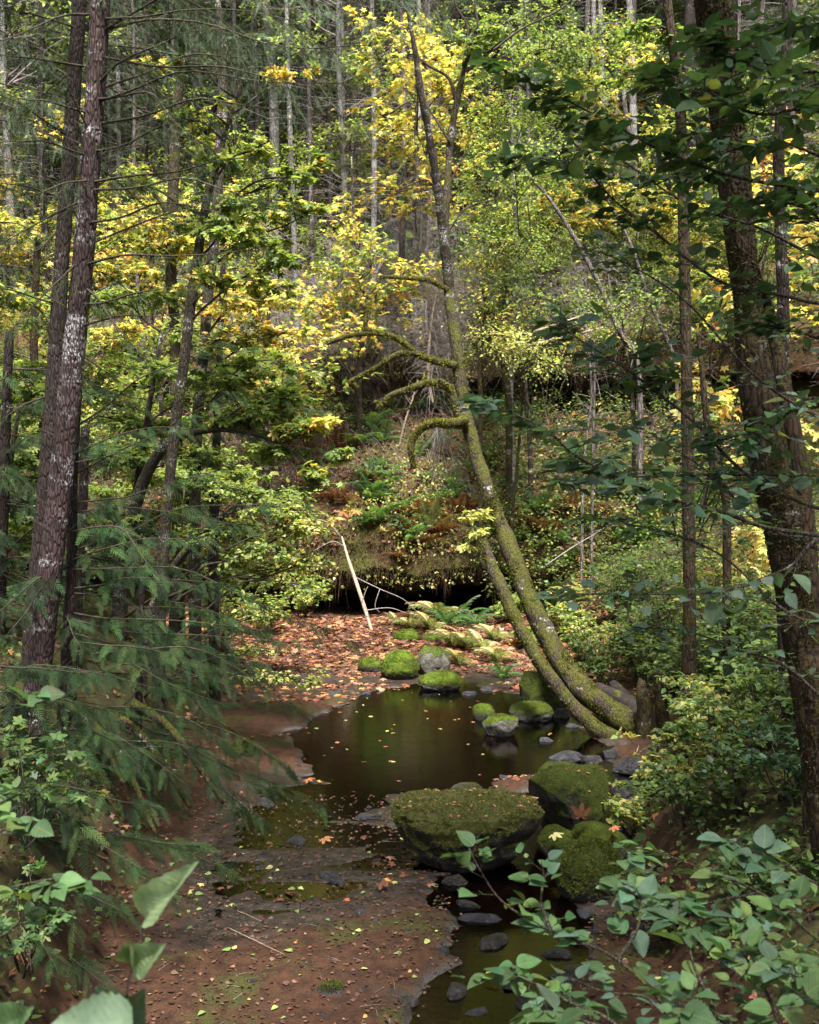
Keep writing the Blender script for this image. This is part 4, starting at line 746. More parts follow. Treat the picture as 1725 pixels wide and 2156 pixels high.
# peeled leaning pole, and other bare poles
pl=thing('leaning_pole','peeled white pole leaning from the leaf-covered bar','fallen pole',P(786,1338,22.5)); tb=MB(); tube(tb,PP([(786,1338,22.5),(768,1280,22.8),(750,1225,23.1),(733,1175,23.4),(720,1130,23.6)]),[.034,.042,.04,.034,.022],10,60,.12); tb.build('pole',M['palewood'],pl)
wb=MB(); 
for pts in [[(748,1215),(800,1240),(850,1262),(880,1290)],[(770,1285),(820,1280),(858,1292)],[(762,1270),(770,1245),(775,1235)],[(800,1240),(790,1275),(800,1290)],[(718,1130),(690,1100),(650,1090)],[(725,1150),(700,1140),(660,1160)]]: tube(wb,PP([(a,b,22.6) for a,b in pts]),[.012,.009,.005],5,16)
wb.build('twigs',M['deadtwig'],pl)
for lab,a,b,Ya,Yb,r,mt in [('thin bleached stick hanging left of the dead sapling',(840,945),(880,800),20,20,.022,'palewood'),('pale fallen branch slanting on the right slope under leaves',(1150,1190),(1290,1100),19,19,.012,'deadtwig'),('long pale fallen trunk lying below the slanting trunk',(1060,740),(1270,690),24,25,.05,'palewood'),('pale branch rising from the upper ledge to the right',(1120,700),(1300,640),24,25,.035,'palewood'),('curved white twig near the stump roots',(1310,1690),(1345,1570),13,13.6,.012,'palewood'),('dark driftwood stick among the outlet stones',(1300,1690),(1375,1640),12.2,12.8,.02,'oldwood'),('second driftwood stick below the outlet stones',(1310,1730),(1400,1715),11.6,11.9,.015,'oldwood'),('forked dark branch lying over the midstream boulders',(880,1412),(948,1385),19.2,19.4,.016,'oldwood'),('mossy stick lying across the front midstream boulder',(885,1420),(942,1402),18.9,19.,.014,'barkmoss'),('thin white twig lying on the foreground bed',(480,1935),(600,2010),None,None,.004,'palewood'),('short pale twig beside the long one on the bed',(500,1900),(560,1925),None,None,.003,'palewood')]:
    mb=MB(); 
    if Ya is None: a_,b_=G(*a,.10),G(*b,.10); a_[2]=bed(a_[0],a_[1])+.012; b_[2]=bed(b_[0],b_[1])+.012
    else: a_,b_=P(*a,Ya),P(*b,Yb)
    L=np.linalg.norm(b_-a_); p=tube(mb,[a_,a_*.6+b_*.4+rng.normal(0,.03*L,3)*[1,1,.3],b_*.7+a_*.3,b_],[r,r*.9,r*.7,r*.4],7,24,.1)
    n=5; A=p[rng.integers(6,22,n)]; d=nrm(rng.normal(0,1,(n,3))*[1,1,.25]+(b_-a_)/L); twigs(mb,A,A+d*L*.12,A+d*L*.22,r*.3); tag(mb.build('fallen_branch',M[mt]),lab,'branch')
print('built near',flush=True)
# ---------------------------------------------------------------- 6. background forest
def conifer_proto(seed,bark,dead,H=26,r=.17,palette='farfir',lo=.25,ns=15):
    th=bpy.data.objects.new('conifer_tree',None); C.objects.link(th); global rng; sv=rng; rng=np.random.default_rng(seed)
    tb=MB(); k=rng.normal(0,.15,(4,2)); tube(tb,[(0,0,-.5),(k[0,0],k[0,1],H*.25),(k[1,0],k[1,1],H*.5),(k[2,0],k[2,1],H*.75),(k[3,0],k[3,1],H)],[r*1.15,r,r*.8,r*.5,r*.06],9,40,.08); tb.build('trunk',M[bark],th)
    wb=MB(); n=dead; z=1+rng.random(n)*H*.5; a=rng.random(n)*2*PI; L=(.5+1.6*rng.random(n))[:,None]; A=np.stack([0*z,0*z,z],1); d=np.stack([np.cos(a),np.sin(a),-.1+.35*rng.random(n)],1); B=A+d*L*.5+[0,0,.05]; E=A+d*L+np.stack([0*z,0*z,-.15-.2*rng.random(n)],1); twigs(wb,A,B,E,.011)
    m=n*3; j=rng.integers(0,n,m); s=.3+.6*rng.random((m,1)); A2=A[j]*(1-s)+E[j]*s; d2=nrm(d[j]+rng.normal(0,.6,(m,3))); L2=(.15+.5*rng.random(m))[:,None]; twigs(wb,A2,A2+d2*L2*.5,A2+d2*L2+[0,0,-.06],.005); wb.build('dead_branches',M['deadtwig'],th)
    nb=MB(); wb=MB(); nbz=int(H*4.2)
    z=H*lo+(H*(1-lo))*rng.random(nbz)**.9; a=rng.random(nbz)*2*PI; Lb=np.maximum(.3,(H-z)/H*3.6+.5)*(.6+.6*rng.random(nbz)); A=np.stack([0*z,0*z,z],1); d=np.stack([np.cos(a),np.sin(a),0*a],1); E=A+d*Lb[:,None]+np.stack([0*z,0*z,-.28*Lb],1); B=(A+E)/2+[0,0,.15]; twigs(wb,A,B,E,.018)
    N=nbz*ns; j=np.repeat(np.arange(nbz),ns); s=(.2+.8*rng.random((N,1))); pos=A[j]*(1-s)**2+2*B[j]*s*(1-s)+E[j]*s*s; sd=np.cross(d[j],[0,0,1.])*rng.choice([-1,1],N)[:,None]
    dd_=nrm(d[j]*.6+sd*.9+rng.normal(0,.3,(N,3))+np.array([0,0,-.35])); R=frames(dd_,nrm(np.array([0,0,1.])+rng.normal(0,.35,(N,3)))); inst(nb,T_firfar,pos,R,(.6+.5*rng.random(N))*(.9-.3*s[:,0]),pal(palette,N)); 
    # cross sprays
    inst(nb,T_firfar,pos,frames(nrm(dd_+rng.normal(0,.5,(N,3))),nrm(rng.normal(0,1,(N,3)))),.55*(.6+.6*rng.random(N)),pal(palette,N))
    wb.build('limbs',M['twig'],th); nb.build('needles',M['needle'],th); rng=sv; return th
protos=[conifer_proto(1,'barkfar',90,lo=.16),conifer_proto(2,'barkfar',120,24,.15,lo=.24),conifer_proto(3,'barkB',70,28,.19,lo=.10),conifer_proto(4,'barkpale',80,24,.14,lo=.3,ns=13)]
looks=['dark conifer trunk','slim conifer with dead twigs','stout dark conifer','pale-barked conifer']
used=[False]*4; placed=[]
def put_conifer(X_,Y_,k,sc,look=None,grp='conifers on the hillside behind'):
    z,yy=hz(X_,Y_) if Y_>24 and abs(X_)<30 else (float(bed(X_,Y_)),Y_)
    if Y_>24 and abs(X_)>=30: z,yy=hz(X_,Y_)
    loc=(X_,yy,z-.2); lk=look or looks[k]; lab=auto(lk,(X_,yy,z+3)) if look is None else look
    rz=rng.random()*6.28
    if not used[k]:
        used[k]=True; r=protos[k]; r.location=loc; r.rotation_euler=(0,0,rz); r.scale=(sc,sc,sc); tag(r,lab,'conifer',grp)
    else: dup(protos[k],loc,rz,sc,lab,grp)['category']='conifer'
rr=np.random.default_rng(21)
for row,(Yr,dx,x0,x1) in enumerate([(35,2.0,-14,14),(39,1.8,-17,17),(44,2.0,-19,19),(50,2.4,-22,22),(58,2.8,-26,26),(68,3.0,-30,30),(80,3.6,-34,34),(94,4.2,-40,40),(110,5.,-46,46)]):
    x=x0+rr.random()*dx
    while x<x1:
        Yq=Yr+rr.normal()*1.3
        px=CX+x/Yq*F; 
        if not (row<1 and 640<px<1100): put_conifer(x,Yq,int(rr.choice(4,p=[.34,.30,.16,.20])),.75+.45*rr.random())
        x+=dx*(.5+rr.random())
bp=[]
for k,(T,ls,pl) in enumerate([(T_maple_lo,.17,YO),(T_maple_lo,.16,GY),(T_oval_lo,.11,G2),(T_oval_lo,.11,[('under',.5),('mgreen',.5)])]):
    th=bpy.data.objects.new('young_maple',None); C.objects.link(th); tb=MB(); tube(tb,[(0,0,-.3),(.1,0,1.5),(0,.1,3.2),(.15,0,5.)],[.06,.05,.035,.01],7,20,.1); tb.build('trunk',M['barkthin'],th); wb,lb=MB(),MB()
    for i in range(13):
        z=1.+3.8*rng.random(); clump(wb,lb,np.array([.05,.03,z*.8]),np.array([rng.normal(0,1.1),rng.normal(0,1.1),z+.3]),(1.1,1.1,.7),52,6,T,ls*.74,pl,r0=.02,flatness=.9,tl=.6)
    wb.build('branches',M['twig'],th); lb.build('foliage',M['leaf'],th); bp.append([th,False])
for i in range(68):
    Yb=rng.choice([29,31,33,35,38,42,47,54,62]); Xb=rng.uniform(-.42,.42)*Yb; k=int(rng.choice(4,p=[.2,.24,.28,.28])); pxx=CX+Xb/Yb*F
    if Yb<37 and 600<pxx<1060: continue
    z,yy=hz(Xb,Yb+rng.normal()); loc=(Xb,yy,z-.1); lab=auto(['golden young maple','green and yellow young maple','light green young maple','dull green young maple'][k],(Xb,yy,z+2.5)); s_=.7+.5*rng.random()
    if not bp[k][1]: bp[k][1]=True; r=bp[k][0]; r.location=loc; r.rotation_euler=(0,0,rng.random()*6); r.scale=(s_,)*3; tag(r,lab,'maple','young maples on the slope')
    else: dup(bp[k][0],loc,rng.random()*6,s_,lab,'young maples on the slope')
ap=[]
for k,(T,ls,pl,bk) in enumerate([(T_oval_lo,.15,[('mgreen',.6),('mlime',.4)],'barkpale'),(T_maple_lo,.20,[('myellow',.5),('mgreen',.5)],'barkpale')]):
    th=bpy.data.objects.new('alder_tree',None); C.objects.link(th); tb=MB(); tube(tb,[(0,0,-.4),(.2,0,4),(.1,.2,9.),(.5,0,16.)],[.13,.11,.09,.02],9,40,.1); tb.build('trunk',M[bk],th); wb,lb=MB(),MB()
    for i in range(26):
        z=4.5+11*rng.random(); clump(wb,lb,np.array([.12,.08,z*.92]),np.array([rng.normal(0,1.7),rng.normal(0,1.7),z+.5]),(1.7,1.7,1.1),44,6,T,ls*.8,pl,r0=.03,flatness=.9,tl=.8)
    n=160; z=1+12*rng.random(n); A=np.stack([.12+0*z,.1+0*z,z],1); d=rdir(n,-.1,.6); L=(.5+1.6*rng.random(n))[:,None]; twigs(wb,A,A+d*L*.5+[0,0,.1],A+d*L,.011)
    wb.build('branches',M['deadtwig'],th); lb.build('foliage',M['leaf'],th); ap.append([th,False])
for i in range(15):
    Yb=rng.choice([33,36,40,45,51,58]); Xb=(-.42+.84*(i+rng.random())/15)*Yb; k=int(rng.random()<.42)
    z,yy=hz(Xb,Yb+rng.normal()); loc=(Xb,yy,z-.1); lab=auto(['tall green-leaved alder','tall yellowing pale-barked tree'][k],(Xb,yy,z+4)); s_=.8+.4*rng.random()
    if not ap[k][1]: ap[k][1]=True; r=ap[k][0]; r.location=loc; r.rotation_euler=(0,0,rng.random()*6); r.scale=(s_,)*3; tag(r,lab,'alder','tall broadleaf trees on the slope')
    else: dup(ap[k][0],loc,rng.random()*6,s_,lab,'tall broadleaf trees on the slope')
sp=[]
for k,bk in enumerate(['barkfar','barkpale','barkB']):
    th=bpy.data.objects.new('slender_tree',None); C.objects.link(th); tb=MB(); r=[.075,.07,.09][k]; tube(tb,[(0,0,-.5),(.15,.05,5),(.05,.1,11),(.3,0,19)],[r*1.1,r,r*.8,r*.3],7,34,.08); tb.build('trunk',M[bk],th); wb=MB()
    n=130; z=.8+16*rng.random(n); A=np.stack([.1+0*z,.05+0*z,z],1); a=rng.random(n)*6.28; L=(.4+1.5*rng.random(n)**1.5)[:,None]; d=np.stack([np.cos(a),np.sin(a),-.15+.5*rng.random(n)],1); E=A+d*L+np.stack([0*z,0*z,-.2*rng.random(n)],1); B=A+d*L*.5+[0,0,.1]; twigs(wb,A,B,E,.008)
    m=n*4; j=rng.integers(0,n,m); s_=.25+.7*rng.random((m,1)); A2=A[j]*(1-s_)**2+2*B[j]*s_*(1-s_)+E[j]*s_**2; d2=nrm(d[j]+rng.normal(0,.7,(m,3))); L2=(.12+.5*rng.random(m))[:,None]; twigs(wb,A2,A2+d2*L2*.5,A2+d2*L2+[0,0,-.05],.004); wb.build('dead_branches',M['deadtwig'],th); sp.append([th,False])
for i in range(96):
    Yb=rng.choice([32,34,36,38,41,44,48,53]); Xb=(-.40+.80*((i*.618)%1)+rng.normal()*.01)*Yb; k=int(rng.choice(3,p=[.45,.3,.25]))
    z,yy=hz(Xb,Yb+rng.normal()); loc=(Xb,yy,z-.1); lab=auto(['thin grey-brown trunk with bare twigs','thin pale trunk with bare twigs','thin dark trunk with bare twigs'][k],(Xb,yy,z+4)); s_=.75+.5*rng.random()
    if not sp[k][1]: sp[k][1]=True; r=sp[k][0]; r.location=loc; r.rotation_euler=(0,0,rng.random()*6); r.scale=(s_,)*3; tag(r,lab,'tree','slender bare trunks on the slope')
    else: dup(sp[k][0],loc,rng.random()*6,s_,lab,'slender bare trunks on the slope')
# closer conifers at the sides and behind the camera (they close the ravine)
for X_,Y_,k,sc,lab in [(-9,19,2,.9,'fir standing at the far left edge behind the leaves'),(-12.5,15,2,.8,'shaded fir left of the frame on the bank'),(-10,12,0,1.,'fir left of the frame beside the two trunks'),(11.5,14,2,.9,'fir right of the frame on the steep bank'),(9,20,0,.9,'fir at the upper right edge behind leaves'),(-6,3,2,.9,'fir beside the viewpoint to the left'),(6.5,4,2,.9,'fir beside the viewpoint to the right'),(-3.5,-3,0,1.,'fir behind the viewpoint to the left'),(3,-4,2,1.,'fir behind the viewpoint to the right'),(0,-8,0,1.,'fir further behind the viewpoint'),(-8,-6,2,1.,'fir far behind the viewpoint to the left'),(8,-5,0,1.,'fir far behind the viewpoint to the right'),(-13,24,2,1.,'tall fir left of the creek bend')]:
    put_conifer(X_,Y_,k,sc,lab,'firs around the ravine')
print('forest',flush=True)
# ---------------------------------------------------------------- 7. undergrowth on hillside and banks
def cover(name,label,x,v,T,ls,palette,mat='leaf',lift=.15,droop=(-.7,.3),tilt=.7):
    p,N=hill_at(x,v); n=len(p); R=leafR(n,droop,tilt); L=MB(); inst(L,T,p+N*(rng.random((n,1))*lift)+[0,0,.02],R,ls*(.6+.8*rng.random(n)),pal(palette,n)); return kind(L.build(name,M[mat]),'stuff',label)
n=80000; xx=rng.uniform(-15,15,n); vv=rng.uniform(.14,.80,n); dn=fbm2(xx*1.,vv*30,3,.8,9); kp=dn+rng.random(n)*.3>(.16*(vv<.45)+.08*(vv<.62)); xx,vv=xx[kp],vv[kp]
cover('undergrowth','mixed green undergrowth leaves covering the hillside',xx,vv,T_oval_lo,.075,[('under',.6),('underyel',.22),('mgreen',.18)],lift=.55)
n=30000; xx=rng.uniform(-50,50,n); vv=rng.uniform(.70,.96,n); cover('undergrowth','dark forest understory high on the hillside',xx,vv,T_rhomb,.42,[('under',.7),('dark',.3)],lift=1.6)
n=15000; xx=rng.uniform(-13,13,n); vv=rng.uniform(.2,.80,n); cover('leaf_litter','rusty fallen leaves caught on the hillside',xx,vv,T_maple_lo,.11,[('litter',.55),('litbr',.45)],'litter',lift=.06,tilt=.5)
n=3800; xx=rng.normal(-.2,1.5,n); vv=rng.uniform(.15,.36,n); kp=fbm2(xx,vv*20,3,.9,5)>.02; xx,vv=xx[kp],vv[kp]; cover('ivy_curtain','small pale yellow leaves trailing down the mossy rock face',xx,vv,T_oval_lo,.075,[('underyel',.7),('pale',.3)],lift=.35,droop=(-.95,-.2))
n=16000; xx=rng.uniform(2,9,n); vv=rng.uniform(.13,.45,n); cover('slope_shrubbery','dense small green leaves on the right-hand slope',xx,vv,T_oval_lo,.08,[('under',.5),('salmon',.3),('underyel',.2)],lift=.7)
# moss blades on cliff faces
n=60000; xx=rng.uniform(-6,9,n); vv=rng.choice([0,1,2],n,p=[.45,.3,.25]); vv=np.where(vv==0,rng.uniform(.12,.24,n),np.where(vv==1,rng.uniform(.50,.60,n),rng.uniform(.24,.5,n))); p,N=hill_at(xx,vv); mb=MB(); fuzz(mb,p,N,.075,.010,mosscol(n,(.028,.024,.010),(.10,.095,.02)),.9); kind(mb.build('moss_carpet',M['attr']),'stuff','green brown moss hanging on the rock faces')
# hanging roots
n=6000; xx=np.concatenate([rng.uniform(-3.2,3.5,n//2),rng.uniform(1,7,n//2)]); vv=np.concatenate([rng.uniform(.145,.28,n//2),rng.uniform(.50,.62,n//2)]); p,N=hill_at(xx,vv); L=((.05+.45*rng.random(n)**2)*(.35+1.3*ss(-.2,.35,fbm2(xx,xx*0,3,2.5,13))))[:,None]; mb=MB(); A=p+N*.05; E=A+np.array([0,-.05,-1.])*L+rng.normal(0,.05,(n,3)); twigs(mb,A,(A+E)/2+N*.08,E,.0045); 
n=5000; xx=rng.uniform(-3.5,1.5,n); vv=rng.uniform(.27,.66,n); p,N=hill_at(xx,vv); L=(.2+.7*rng.random(n))[:,None]; E=p+N*.15*L+np.array([0,0,-1.])*L+rng.normal(0,.12,(n,3)); twigs(mb,p,(p+E)/2+N*.2,E,.005); kind(mb.build('hanging_roots',bark_mat('root_brown',(.05,.026,.018),(.19,.12,.085),0,0,2.)),'stuff','brown roots and dead stems hanging from the ledges')
# dead twig haze on slope
n=9000; xx=rng.uniform(-10,9,n); vv=rng.uniform(.30,.78,n); p,N=hill_at(xx,vv); d=nrm(rng.normal(0,1,(n,3))+[0,-.3,.5]); L=(.3+.9*rng.random(n))[:,None]; mb=MB(); twigs(mb,p,p+d*L*.5+[0,0,.1],p+d*L+[0,0,-.05],.006); kind(mb.build('brushwood',M['deadtwig']),'stuff','tangle of thin dead grey twigs on the slope')
tp=[]
for k in range(2):
    th=bpy.data.objects.new('bare_thicket',None); C.objects.link(th); wb=MB(); tb=MB()
    for i in range(7):
        a=rng.random()*6.28; L=1.6+1.6*rng.random(); q_=branch(wb,np.zeros(3),np.array([math.cos(a)*L*.6,math.sin(a)*L*.6,L*.75]),.014,.004,sag=.15,n=12,sides=4); n=46; j=rng.integers(2,12,n); A=q_[j]; d=nrm(rng.normal(0,1,(n,3))+[0,0,-.15]); L2=(.25+.8*rng.random(n))[:,None]; E=A+d*L2+[0,0,-.12]; twigs(tb,A,A+d*L2*.5+[0,0,.08],E,.0045)
        m=n*2; jj=rng.integers(0,n,m); s_=.3+.7*rng.random((m,1)); A2=A[jj]*(1-s_)+E[jj]*s_; d2=nrm(d[jj]+rng.normal(0,.7,(m,3))); L3=(.1+.35*rng.random(m))[:,None]; twigs(tb,A2,A2+d2*L3*.5,A2+d2*L3+[0,0,-.05],.003)
    wb.build('stems',M['deadtwig'],th); tb.build('twigs',M['deadtwig'],th); tp.append([th,False])
for i in range(44):
    Xb=rng.uniform(-9,8) if i>14 else rng.uniform(-2.6,1.5); v_=rng.uniform(.42,.80); p_,N_=hill_at([Xb],[v_]); loc=p_[0]-[0,0,.1]; k=i%2; lab=auto(['leafless tangle of pale twigs','arching bare grey thicket'][k],loc+[0,0,.8]); s_=.7+.6*rng.random()
    if not tp[k][1]: tp[k][1]=True; r=tp[k][0]; r.location=Vector([float(q) for q in loc]); r.rotation_euler=(0,0,rng.random()*6); r.scale=(s_,)*3; tag(r,lab,'thicket','bare thickets on the slope')
    else: dup(tp[k][0],loc,rng.random()*6,s_,lab,'bare thickets on the slope')
for i in range(40):
    Xb=rng.uniform(2.2,11) if i<28 else rng.uniform(-9,-2); v_=rng.uniform(.50,.70) if i<28 else rng.uniform(.3,.66); p_,N_=hill_at([Xb],[v_]); loc=p_[0]-[0,0,.1]; k=int(rng.choice([2,3,1])); dup(bp[k][0],loc,rng.random()*6,.28+.28*rng.random(),auto(['','mixed yellow-green bush','light green bush','dull green bush'][k],loc+[0,0,.7]),'bushes on the ledges')['category']='bush'
# ferns
def fern_proto(palette,nf,seed,up=1.):
    th=MB(); a=np.linspace(0,2*PI,nf,endpoint=False)+rng.normal(0,.15,nf); d=np.stack([np.cos(a),np.sin(a),rng.normal(.45,.2,nf)*up],1); R=frames(nrm(d),np.tile([0,0,1.],(nf,1))); inst(th,T_frond,np.zeros((nf,3))+[0,0,.02],R,.75+.4*rng.random(nf),pal(palette,nf)); return th
fp=[fern_proto('fern',13,0),fern_proto('fern',10,1,1.4),fern_proto('ferndead',11,2,.3),fern_proto('fernpale',12,3,1.2)]; fm=[f.build('fern',M['leaf']) for f in fp]; fused=[False]*4
flook=['arching green sword fern','upright green sword fern','withered brown fern','pale yellowing fern']
def fern(k,loc,s,tilt=(0,0),lab=None):
    o=fm[k] if not fused[k] else fm[k].copy()
    if fused[k]: C.objects.link(o)
    fused[k]=True; o.location=Vector([float(a) for a in loc]); o.scale=(s,)*3; o.rotation_euler=(tilt[0],tilt[1],rng.random()*6.28) if False else (tilt[0],tilt[1],0); tag(o,lab or auto(flook[k],loc),'fern','ferns on slope and bar')
for (x,y,k,s) in [(780,905,0,.75),(800,935,1,.7),(750,940,0,.7),(820,1010,0,.7),(850,1075,0,.6),(890,1095,1,.6),(920,1075,0,.6),(860,1120,2,.6),(930,1125,2,.65),(960,1050,1,.6),(900,1010,0,.5),(880,960,1,.5),(770,1010,0,.6),(800,1060,0,.6),(905,1150,2,.6),(1140,1080,0,.5),(1210,1120,1,.5),(1290,1130,2,.5),(1330,1090,0,.5),(720,870,0,.6),(1030,900,2,.5),(840,1180,2,.5),(690,980,1,.55),(1180,1180,0,.45),(1080,1140,1,.45),(940,960,2,.5),(1250,1040,0,.5)]:
    X0=(x-CX)/F*26; v=np.linspace(.14,.6,300); pp_=hillp(np.full(300,X0),v); py=np.array([proj(q)[1] for q in pp_]); j=np.argmin(np.abs(py-y)); p_,N_=hill_at([X0],[v[j]]); fern(k,p_[0]+N_[0]*.05,s*(.8+.4*rng.random()),(-.5+.2*rng.normal(),.2*rng.normal()))
for i in range(80):
    X0=rng.uniform(-3.4,7.5); v_=rng.uniform(.2,.44) if i%3 else rng.uniform(.44,.66); p_,N_=hill_at([X0],[v_]); fern(int(rng.choice(4,p=[.45,.25,.2,.1])),p_[0]+N_[0]*.05,.55+.45*rng.random(),(-.5+.25*rng.normal(),.25*rng.normal()))
for (x,y,k,s) in [(870,1318,3,.5),(905,1320,3,.55),(940,1310,1,.55),(975,1302,1,.6),(1000,1310,0,.5),(955,1345,3,.5),(985,1350,3,.55),(1015,1355,3,.5),(1040,1340,3,.45),(965,1375,3,.35),(1050,1375,3,.4),(870,1290,2,.5),(835,1310,3,.35),(925,1300,3,.6),(1060,1400,1,.35)]:
    p=G(x,y,.25); p[2]=bed(p[0],p[1]); fern(k,p,s*(1.15+.4*rng.random()),(-.12+.1*rng.normal(),.1*rng.normal()))
# leaf litter on the creek floor
def ground_litter(n,xr,yr,T,ls,palette,name,label,cond=None,tilt=.25,zmin=-.03,mat='litter'):
    x=rng.uniform(*xr,n); y=rng.uniform(*yr,n); z=bed(x,y); k=(z>zmin)
    if cond is not None: k&=cond(x,y,z)
    x,y,z=x[k],y[k],np.maximum(z[k],.002); m=len(x); R=leafR(m,(-.15,.15),tilt); L=MB(); inst(L,T,np.stack([x,y,z+.012],1),R,ls*(.55+.8*rng.random(m)),pal(palette,m)); return kind(L.build(name,M[mat]),'stuff',label)
ground_litter(12000,(-6,4),(18.5,26),T_maple_lo,.11,'litbr','leaf_litter','dark decaying leaves under the orange carpet of the bar',tilt=.2,cond=lambda x,y,z:z<1.4)
ground_litter(7500,(-6,4),(19,27),T_maple,.14,'litter','leaf_litter','orange maple leaves carpeting the far gravel bar',tilt=.35,cond=lambda x,y,z:(rng.random(len(x))<(ss(18.5,21,y)*.9+.1)*(1-ss(24.2,25,y)*(np.abs(x)<2.4)))&(z<1.4))
ground_litter(1500,(-4,4),(16.2,20),T_maple,.12,'litter','leaf_litter','orange leaves on the wet stones before the midstream boulders',cond=lambda x,y,z:fbm2(x,y,3,1.5,1)>-.15)
ground_litter(900,(-3,2.6),(9,14.5),T_maple_lo,.075,[('litter',.9),('myellow',.1)],'leaf_litter','scattered orange leaves on the wet rock shelf',cond=lambda x,y,z:fbm2(x,y,3,1.1,1)>.02)
ground_litter(6500,(-3.4,2.4),(5.5,12),T_oval_lo,.036,[('litbr',.95),('litter',.05)],'leaf_litter','small brown leaf scraps littering the foreground bed',tilt=.35)
ground_litter(240,(-2.4,2.2),(6,10.5),T_oval,.06,[('pale',.25),('salmon',.45),('litbr',.3)],'leaf_litter','pale green and tan leaves strewn over the foreground bed')
g=ico(1); n=1500; x=rng.uniform(-3.2,2.6,n); y=rng.uniform(5.5,19.5,n); z=bed(x,y); k=(z>-.09)&(z<.07)&(fbm2(x,y,3,1.3,6)>-.02); x,y,z=x[k],y[k],z[k]; L=MB(); inst(L,(g[0]*[1,.7,.4],g[1]),np.stack([x,y,z],1),frames(rdir(len(x),-.1,.1),nrm(np.array([0,0,1.])+rng.normal(0,.2,(len(x),3)))),.012+.045*rng.random(len(x))**3,pal('litbr',len(x))); kind(L.build('gravel',M['rockbare']),'stuff','dark pebbles along the wet edges of the creek')
# twigs debris bed
n=260; x=rng.uniform(-3,2.2,n); y=rng.uniform(6,12,n); z=bed(x,y); k=z>0; x,y,z=x[k],y[k],z[k]; a=rng.random(len(x))*6.28; L=.04+.16*rng.random(len(x)); A=np.stack([x,y,z+.01],1); E=A+np.stack([np.cos(a)*L,np.sin(a)*L,0*L],1); E[:,2]=bed(E[:,0],E[:,1])+.012; mb=MB(); twigs(mb,A,(A+E)/2+[0,0,.01],E,.0022); kind(mb.build('twig_debris',M['deadtwig']),'stuff','small bare twigs strewn over the foreground bed')
# floating leaves on pool
x=rng.uniform(-2.5,3,90); y=rng.uniform(12.2,17.5,90); z=bed(x,y); k=z<0; x,y=x[k],y[k]; L=MB(); inst(L,T_maple_lo,np.stack([x,y,0*x+.006],1),leafR(len(x),(-.02,.02),.03),.05*(.5+rng.random(len(x))),pal([('litter',.85),('pale',.15)],len(x))); kind(L.build('leaf_litter',M['litter']),'stuff','few pale leaves floating on the dark pool')
for i,(x,y,w_,mt) in enumerate([(985,1905,.20,'rockdark'),(1040,1985,.26,'rockdark'),(930,2010,.22,'rockbare'),(1110,1925,.16,'rockbare'),(1075,2060,.30,'rockdark'),(960,2085,.24,'rockdark'),(1170,2010,.22,'rockdark'),(1010,2130,.20,'rockbare'),(1130,2120,.26,'rockdark'),(905,1950,.18,'rockbare'),(1230,1925,.22,'rockbare'),(1290,1950,.26,'rockdark'),(1350,2010,.3,'rockdark'),(700,1850,.3,'rockbare'),(620,1770,.34,'rockbare'),(780,1720,.3,'rockbare'),(560,1690,.3,'rockbare'),(1070,1640,.2,'rockbare'),(760,1930,.16,'rockbare')]):
    p=G(x,y,0); p[2]=max(min(float(bed(p[0],p[1])),.03),-.005); rock(auto('low brown creek rock' if mt=='rockdark' else 'flat dark creek slab',p),(x,y),(w_*1.3,w_*.75,.05 if mt=='rockdark' else .025),mt,200+i,.35,7,500 if mt=='rockdark' else 0,.01,dimm(500),name='stone',cat='stone',cutlo=.55,loc=p,group='low wet stones along the creek',rz=rng.random()*3)
L=MB()
for nm,(V,Fc) in ROCKS.items():
    if 'flat-topped' in nm or len(V)<3000 or np.ptp(V[:,0])<.3 or V[:,2].max()<.12: continue
    m=14; p,N=sample(V,Fc,m,lambda N,c:(N[:,2]>.55)+1e-9); inst(L,T_maple_lo,p+[0,0,.014],leafR(m,(-.2,.2),.35),.035*(.5+rng.random(m)),pal([('litter',.5),('litbr',.5)],m))
if L.n: kind(L.build('leaf_litter',M['litter']),'stuff','leaf scraps caught on the mossy creek boulders')
# individual leaves one can point at
for lab,x,y,z,s,pn,up in [('orange maple leaf at the right end of the flat boulder',1110,1685,.50,.15,'morange',.5),('tan yellow maple leaf on the small round boulder',1166,1760,.27,.13,'pale',.8),('brown upright maple leaf between the boulders',1223,1722,.42,.17,'ferndead',-1),('orange leaf on top of the tucked mossy boulder',1168,1630,.34,.13,'litter',.3),('small orange leaf on the wedge-shaped stone',1290,1745,.33,.10,'morange',.3),('pink-brown leaf on the flat boulder near its centre',992,1705,.48,.08,'litter',.2),('orange leaf pair left on the wet shelf',683,1768,.05,.13,'morange',.3),('red orange leaf floating beside the flat boulder base',802,1862,.06,.13,'litter',.4),('yellow orange leaf on the shelf above the splinter',648,1643,.05,.12,'morange',.3),('golden leaf in the shallow channel below',540+980//2,2050,.05,.1,'myellow',.3),('orange leaf below the leafy sprig in the channel',1250,2040,.05,.11,'morange',.3),('yellow leaf lying on the big angular boulder edge',1258,1680,.45,.08,'morange',.3)]:
    p=G(x,y,z); L=MB(); d=np.array([[.5,-.6,.1]]) if up>0 else np.array([[.1,-.1,1.]]); u=np.array([[.1,-.5,1.]]) if up>0 else np.array([[0,-1.,.1]]); inst(L,T_maple,p[None]+[0,0,.015],frames(d,u),np.array([s]),pal(pn,1)); tag(L.build('maple_leaf',M['litter']),lab,'fallen leaf','single fallen leaves')
